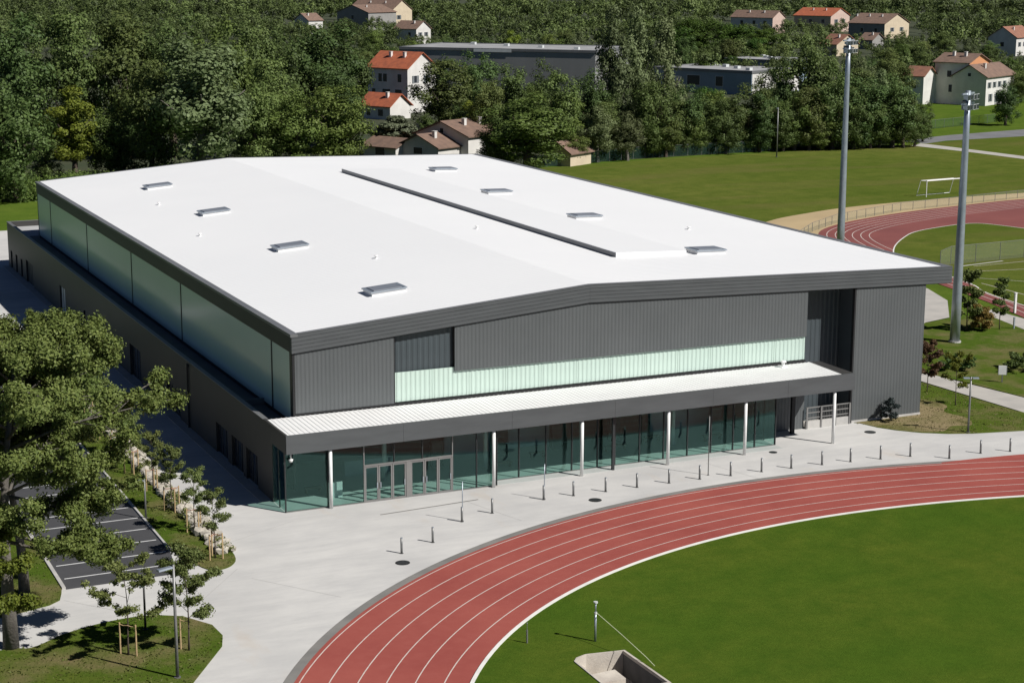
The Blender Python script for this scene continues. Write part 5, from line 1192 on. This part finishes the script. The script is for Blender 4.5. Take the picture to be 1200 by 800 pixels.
# ------------------------------------------------------------------ houses and sheds
def window(e, x, y, z, w, h, face, pane='house_glass', shut=True):
    o = bpy.data.objects.new('window', None); o.empty_display_size = .2
    link(o, e); o.location = (x, y, z)
    if face == 'y':      # on the local -Y wall
        B('frame', 'white_paint', o, (-w / 2 - .08, w / 2 + .08, -.06, .05, -.08, 0), (-w / 2 - .08, w / 2 + .08, -.06, .05, h, h + .08), (-w / 2 - .08, -w / 2, -.06, .05, 0, h), (w / 2, w / 2 + .08, -.06, .05, 0, h))
        B('pane', pane, o, (-w / 2, w / 2, -.03, .04, 0, h))
        if shut:
            for s in (-1, 1):
                a = s * (w / 2 + .10); b = s * (w / 2 + .10 + w * .45)
                B('shutter', 'shutter', o, (min(a, b), max(a, b), -.09, -.03, 0, h))
    else:                # on the local -X wall
        B('frame', 'white_paint', o, (-.06, .05, -w / 2 - .08, w / 2 + .08, -.08, 0), (-.06, .05, -w / 2 - .08, w / 2 + .08, h, h + .08), (-.06, .05, -w / 2 - .08, -w / 2, 0, h), (-.06, .05, w / 2, w / 2 + .08, 0, h))
        B('pane', pane, o, (-.03, .04, -w / 2, w / 2, 0, h))

def house(name, loc, rot, A, Bd, he, hr, axis, wall, roof, label, wx=(), wy=(), over=.55, gable=None, chim=1):
    """A along local x, Bd along local y; near corner at loc; ridge along axis"""
    e = empty(name, (loc[0], loc[1], -.06), R(rot), label, 'house')
    m = MB()
    if axis == 'x':
        m.add([(0, 0, 0), (A, 0, 0), (A, Bd, 0), (0, Bd, 0), (0, 0, he), (A, 0, he), (A, Bd, he), (0, Bd, he), (0, Bd / 2, hr), (A, Bd / 2, hr)],
              [(0, 1, 5, 4), (2, 3, 7, 6), (3, 0, 4, 8, 7), (1, 2, 6, 9, 5), (4, 5, 9, 8), (6, 7, 8, 9), (0, 3, 2, 1)])
    else:
        m.add([(0, 0, 0), (A, 0, 0), (A, Bd, 0), (0, Bd, 0), (0, 0, he), (A, 0, he), (A, Bd, he), (0, Bd, he), (A / 2, 0, hr), (A / 2, Bd, hr)],
              [(0, 1, 5, 8, 4), (2, 3, 7, 9, 6), (3, 0, 4, 7), (1, 2, 6, 5), (4, 8, 9, 7), (5, 6, 9, 8), (0, 3, 2, 1)])
    m.build('wall', wall, e)
    if gable:
        k = MB(); k.add([(.02, -.02, 0.1), (A - .02, -.02, 0.1), (A - .02, -.02, he), (A / 2, -.02, hr - .1), (.02, -.02, he)], [(0, 1, 2, 3, 4)])
        k.add([(.02, -.005, 0.1), (A - .02, -.005, 0.1), (A - .02, -.005, he), (A / 2, -.005, hr - .1), (.02, -.005, he)], [(4, 3, 2, 1, 0)])
        k.build('gable_render', gable, e)
    half = (Bd if axis == 'x' else A) / 2; sl = (hr - he) / half
    t = .2; o_ = over
    for s in (0, 1):
        k = MB()
        def pt(u, v, dz):     # u along ridge, v from ridge outward
            z = hr + .03 - sl * v + dz
            c = half + (v if s else -v)
            return (u, c, z) if axis == 'x' else (c, u, z)
        Lr = A if axis == 'x' else Bd
        p = [pt(-o_, 0, 0), pt(Lr + o_, 0, 0), pt(Lr + o_, half + o_, 0), pt(-o_, half + o_, 0)]
        q = [pt(-o_, 0, t), pt(Lr + o_, 0, t), pt(Lr + o_, half + o_, t), pt(-o_, half + o_, t)]
        k.hexa(p + q)
        ro = k.build('roof', roof, e)
        if s == 0:
            for c in range(chim):
                u = Lr * (.3 + .35 * c); v = half * .35
                x, y, z = pt(u, v, 0)
                kk = MB(); kk.box(x - .35, x + .35, y - .35, y + .35, z - .2, z + 1.3); kk.box(x - .42, x + .42, y - .42, y + .42, z + 1.3, z + 1.42)
                kk.build('chimney', 'wall_white', ro)
    for (y, z, w, h) in wx: window(e, 0, y, z, w, h, 'x')
    for (x, z, w, h) in wy: window(e, x, 0, z, w, h, 'y')
    return e
house('tall_house', (127.0, 300.4), 28, 11, 13.1, 11.15, 14.75, 'y', 'wall_white', 'tile_orange', 'tall white house with an orange tiled roof half hidden by trees',
      wx=((2.6, 7.6, 1.3, 2.0), (7.4, 7.6, 1.3, 2.0), (9.0, 7.6, 1.2, 2.0), (3.0, 3.6, 2.2, 2.2), (7.0, 3.6, 2.6, 2.2), (11.2, 3.6, 1.2, 2.2)), wy=((3, 7.4, 1.2, 1.8), (7.5, 7.4, 1.2, 1.8)), chim=2)
house('low_house', (116.0, 284.0), 28, 7.5, 9.6, 3.3, 5.9, 'y', 'wall_white', 'tile_orange', 'low orange-roofed annexe in front of the tall white house', wx=((3.0, .8, 1.6, 1.6), (6.8, .8, 1.2, 1.6)))
house('bungalow', (97.9, 195.4), 27, 13, 13.2, 4.35, 6.8, 'x', 'wall_white', 'tile_brown', 'white bungalow with a broad brown tiled gable roof behind the hall', wx=((6.6, 4.6, .9, 1.0), (3.5, 1.0, 1.6, 1.5)), chim=2)
house('bungalow_wing', (91.2, 194.2), 27, 9, 9.9, 2.6, 4.75, 'x', 'wall_white', 'tile_brown', 'small brown-roofed wing with a green shuttered window before the bungalow', wx=((5.0, 1.2, 2.2, 1.2),), chim=1)
house('garage', (85.4, 201.3), 27, 7, 8.3, 2.2, 3.6, 'y', 'wall_white', 'tile_brown', 'low brown-roofed garage beside the bungalow', wx=((4, .6, 2.4, 1.4),), chim=0)
house('far_house', (319.1, 847.5), 28, 24, 24, 10.0, 14.0, 'x', 'wall_grey', 'tile_brown', 'grey gabled house with a dark brown roof far beyond the wood', wx=((12, 6, 2, 2.4),))
house('far_house', (346, 880), 28, 18, 34, 10.6, 16.0, 'y', 'wall_cream', 'tile_brown', 'long brown-roofed house behind the grey gabled one', wx=((5, 6, 2, 2.4), (12, 6, 2, 2.4), (20, 6, 2, 2.4)), wy=((6, 5, 2, 2.4),), chim=2)
house('far_house', (271.2, 810.3), 22, 10, 12, 7.2, 10.7, 'x', 'wall_white', 'tile_brown', 'small white gabled house peeping out of the far wood', wx=((6, 4, 1.4, 1.6),))
house('far_house', (277.6, 671.0), 30, 11, 13, 7.1, 10.5, 'y', 'wall_white', 'tile_brown', 'white house with a light brown roof above the dark warehouse', wx=((4, 3.6, 1.5, 1.8),), wy=((3, 3.6, 1.4, 1.8), (7.5, 3.6, 1.4, 1.8)))
house('far_house', (507.9, 722.1), 25, 13, 27.2, 8.75, 12.3, 'y', 'wall_white', 'tile_brown', 'long white house with a brown roof on the far slope', wx=((5, 5, 1.8, 2), (12, 5, 1.8, 2), (20, 5, 1.8, 2)), gable='wall_pink', chim=2)
house('far_house', (553.3, 732.6), 25, 21, 23.9, 9.0, 13.1, 'y', 'wall_cream', 'tile_orange', 'pinkish house with a bright orange roof on the far slope', wx=((5, 5, 2, 2), (13, 5, 2, 2)), wy=((6, 5, 2, 2), (14, 5, 2, 2)), gable='wall_pink', chim=2)
house('far_house', (523.3, 641.8), 25, 26, 20.8, 7.75, 12.4, 'y', 'wall_grey', 'tile_brown', 'broad brown-roofed house with a sunlit cream gable', wx=((5, 3.4, 1.6, 2), (13, 3.4, 1.6, 2)), wy=((8, 3.6, 2, 2), (18, 3.6, 2, 2)), gable='wall_cream', chim=3)  # beige walls: shaded side painted grey, sunlit gable painted cream
house('far_house', (396.7, 502.7), 12, 12.9, 9, 4.85, 8.6, 'y', 'wall_cream', 'tile_rust', 'small cream house with a steep rust-brown gable', wy=((6.4, 2.6, 1.4, 1.6),), gable='wall_cream')
house('far_house', (448.0, 548.6), 25, 10.9, 6.5, 4.15, 7.0, 'y', 'wall_grey', 'tile_brown', 'little brown-roofed house below the cream-gabled one', wx=((3, 1.6, 1.4, 1.4),))
house('white_house', (275.1, 268.7), 25, 12.3, 9.8, 11.1, 13.2, 'y', 'wall_white', 'tile_brown', 'two-storey white house with an orange sunlit gable past the road', wx=((2.5, 7.2, 1.0, 1.5), (5.5, 7.2, 1.3, 1.7), (5.0, 3.2, 1.1, 2.0)), wy=((4, 7.0, 1.1, 1.5),), gable='wall_orange', chim=2)
house('white_house', (277.4, 264.0), 28, 19.5, 9.6, 7.65, 10.5, 'x', 'wall_white', 'tile_brown', 'white house with a brown roof and rows of front windows past the road', wx=((4.8, 7.6, .9, .9),),
      wy=((2.2, 4.6, 1.1, 1.5), (5.6, 4.6, 1.1, 1.5), (9, 4.6, 1.1, 1.5), (12.5, 4.6, 1.1, 1.5), (3.2, 1.0, 1.2, 2.0), (7.6, .6, 1.4, 2.3), (11.5, .8, 1.1, 2.0)), chim=1)
house('white_house', (265.0, 274.5), 25, 7, 5.5, 7.6, 9.8, 'y', 'wall_white', 'tile_rust', 'narrow rust-roofed annexe left of the two white houses', wx=((2.7, 4.2, 1.2, 1.4),), chim=0)
house('far_house', (466.8, 475.1), 30, 22, 12, 7.7, 11.8, 'x', 'wall_white', 'tile_rust', 'white house with a rust roof behind the trees above the white houses', wx=((6, 3.8, 1.6, 1.8),), wy=((4, 3.8, 1.6, 1.8), (10, 3.8, 1.6, 1.8)))
house('small_house', (110.3, 176.9), 30, 7, 5.7, 2.5, 4.3, 'x', 'wall_cream', 'tile_brown', 'small cream cabin half buried in trees at the field corner', wx=((2.8, .9, 1.2, 1.0),), chim=0)

def shed(name, loc, rot, A, Bd, h, wall, label, par=.5, wins=(), bands=()):
    e = empty(name, (loc[0], loc[1], -.06), R(rot), label, 'building')
    B('wall', wall, e, (0, A, 0, Bd, 0, h - par))
    B('roof', 'flat_roof', e, (-.1, A + .1, -.1, Bd + .1, h - par + .004, h - par + .25))
    B('parapet', 'coping_grey', e, (-.25, A + .25, -.25, -.105, h - par - .3, h), (-.25, A + .25, Bd + .105, Bd + .25, h - par - .3, h), (-.25, -.105, -.1, Bd + .1, h - par - .3, h), (A + .105, A + .25, -.1, Bd + .1, h - par - .3, h))
    for (y, z, w, hh) in wins: window(e, 0, y, z, w, hh, 'x', shut=False)
    for (mat, *b) in bands: B('panel', mat, e, tuple(b))
    for i in range(4):
        x, y = A * (.2 + .2 * i), Bd * (.12 + .22 * i)
        B('roof_unit', 'lobby_white', e, (x, x + 1.6, y, y + 1.4, h - par + .25, h + .5))
    return e
shed('warehouse', (205.7, 350.9), 45, 34, 62, 12.1, 'metal_shed', 'long dark grey metal warehouse with a pale flat roof behind the trees', .5,
     bands=(('lobby_white', -.30, -.27, 26, 38, 11.0, 11.9),))
shed('school_building', (240.6, 321.2), 25, 26, 34, 7.0, 'school_blue', 'flat-roofed blue-grey building at the far side of the tree belt', .5, wins=((20, 2.2, 4.5, 2.8), (11, 2.2, 2.5, 2.8)),
     bands=(('wall_white', .3, 25.7, -.07, -.01, .3, 6.2), ('wall_white', -.08, -.01, 24.5, 31, 1.2, 4.6)))
shed('school_building', (271.2, 356.9), 25, 20, 18, 7.85, 'school_blue', 'smaller blue-grey flat-roofed block behind the long one', .4)

# ------------------------------------------------------------------ grass blades on the near lawns
def tufts(name, polys, dens, h, mat, label, seed):
    r = np.random.default_rng(seed); pts = []
    for poly, z in polys:
        P = np.array(poly); lo, hi = P.min(0), P.max(0)
        lo = np.maximum(lo, (-27, -40)); hi = np.minimum(hi, (68, 36))
        n = int(dens * (hi[0] - lo[0]) * (hi[1] - lo[1]))
        q = lo + r.random((n, 2)) * (hi - lo)
        ins = np.zeros(n, bool); j = len(P) - 1
        for i in range(len(P)):
            a, b = P[i], P[j]
            c = ((a[1] > q[:, 1]) != (b[1] > q[:, 1])) & (q[:, 0] < (b[0] - a[0]) * (q[:, 1] - a[1]) / (b[1] - a[1] + 1e-12) + a[0])
            ins ^= c; j = i
        q = q[ins]; pts.append(np.c_[q, np.full(len(q), z)])
    C = np.concatenate(pts); n = len(C)
    S = h * r.uniform(.5, 1.4, n) * (0.6 + 0.8 * (np.sin(C[:, 0] * 1.7 + np.sin(C[:, 1] * 1.3) * 2) * .5 + .5) * r.random(n))
    C[:, 2] += S * .45
    a = r.uniform(0, 6.28, n); Nn = np.c_[np.cos(a), np.sin(a), r.uniform(.1, .9, n)]; Nn /= np.linalg.norm(Nn, axis=1, keepdims=True)
    o = link(bpy.data.objects.new(name, leaf_mesh(name, C, Nn, S, seed, mat, .45)))
    tag(o, label, 'grass', kind='stuff')
tuft_green = leaf('leaf_tuft', (0.085, 0.120, 0.018), (0.150, 0.165, 0.040), .3, 0)
tuft_dry = leaf('leaf_tuft_dry', (0.120, 0.118, 0.030), (0.230, 0.190, 0.085), .3, 0)
tufts('grass_tufts', [(lw2, .04), (strip, .05), (lw, .045)], 22, .075, tuft_green, 'short rough grass blades covering the lawns round the car park', 3)
tufts('grass_tufts', [([(46.9, -.3), (47.9, -2.4), (50.1, -5.1), (53.6, -6.9), (61.5, -7.4), (61, 9), (60, 13.8), (53.8, 13.8), (53.8, -.3)], .024)], 16, .075, tuft_dry, 'dry rough grass blades on the worn lawn at the hall corner', 4)
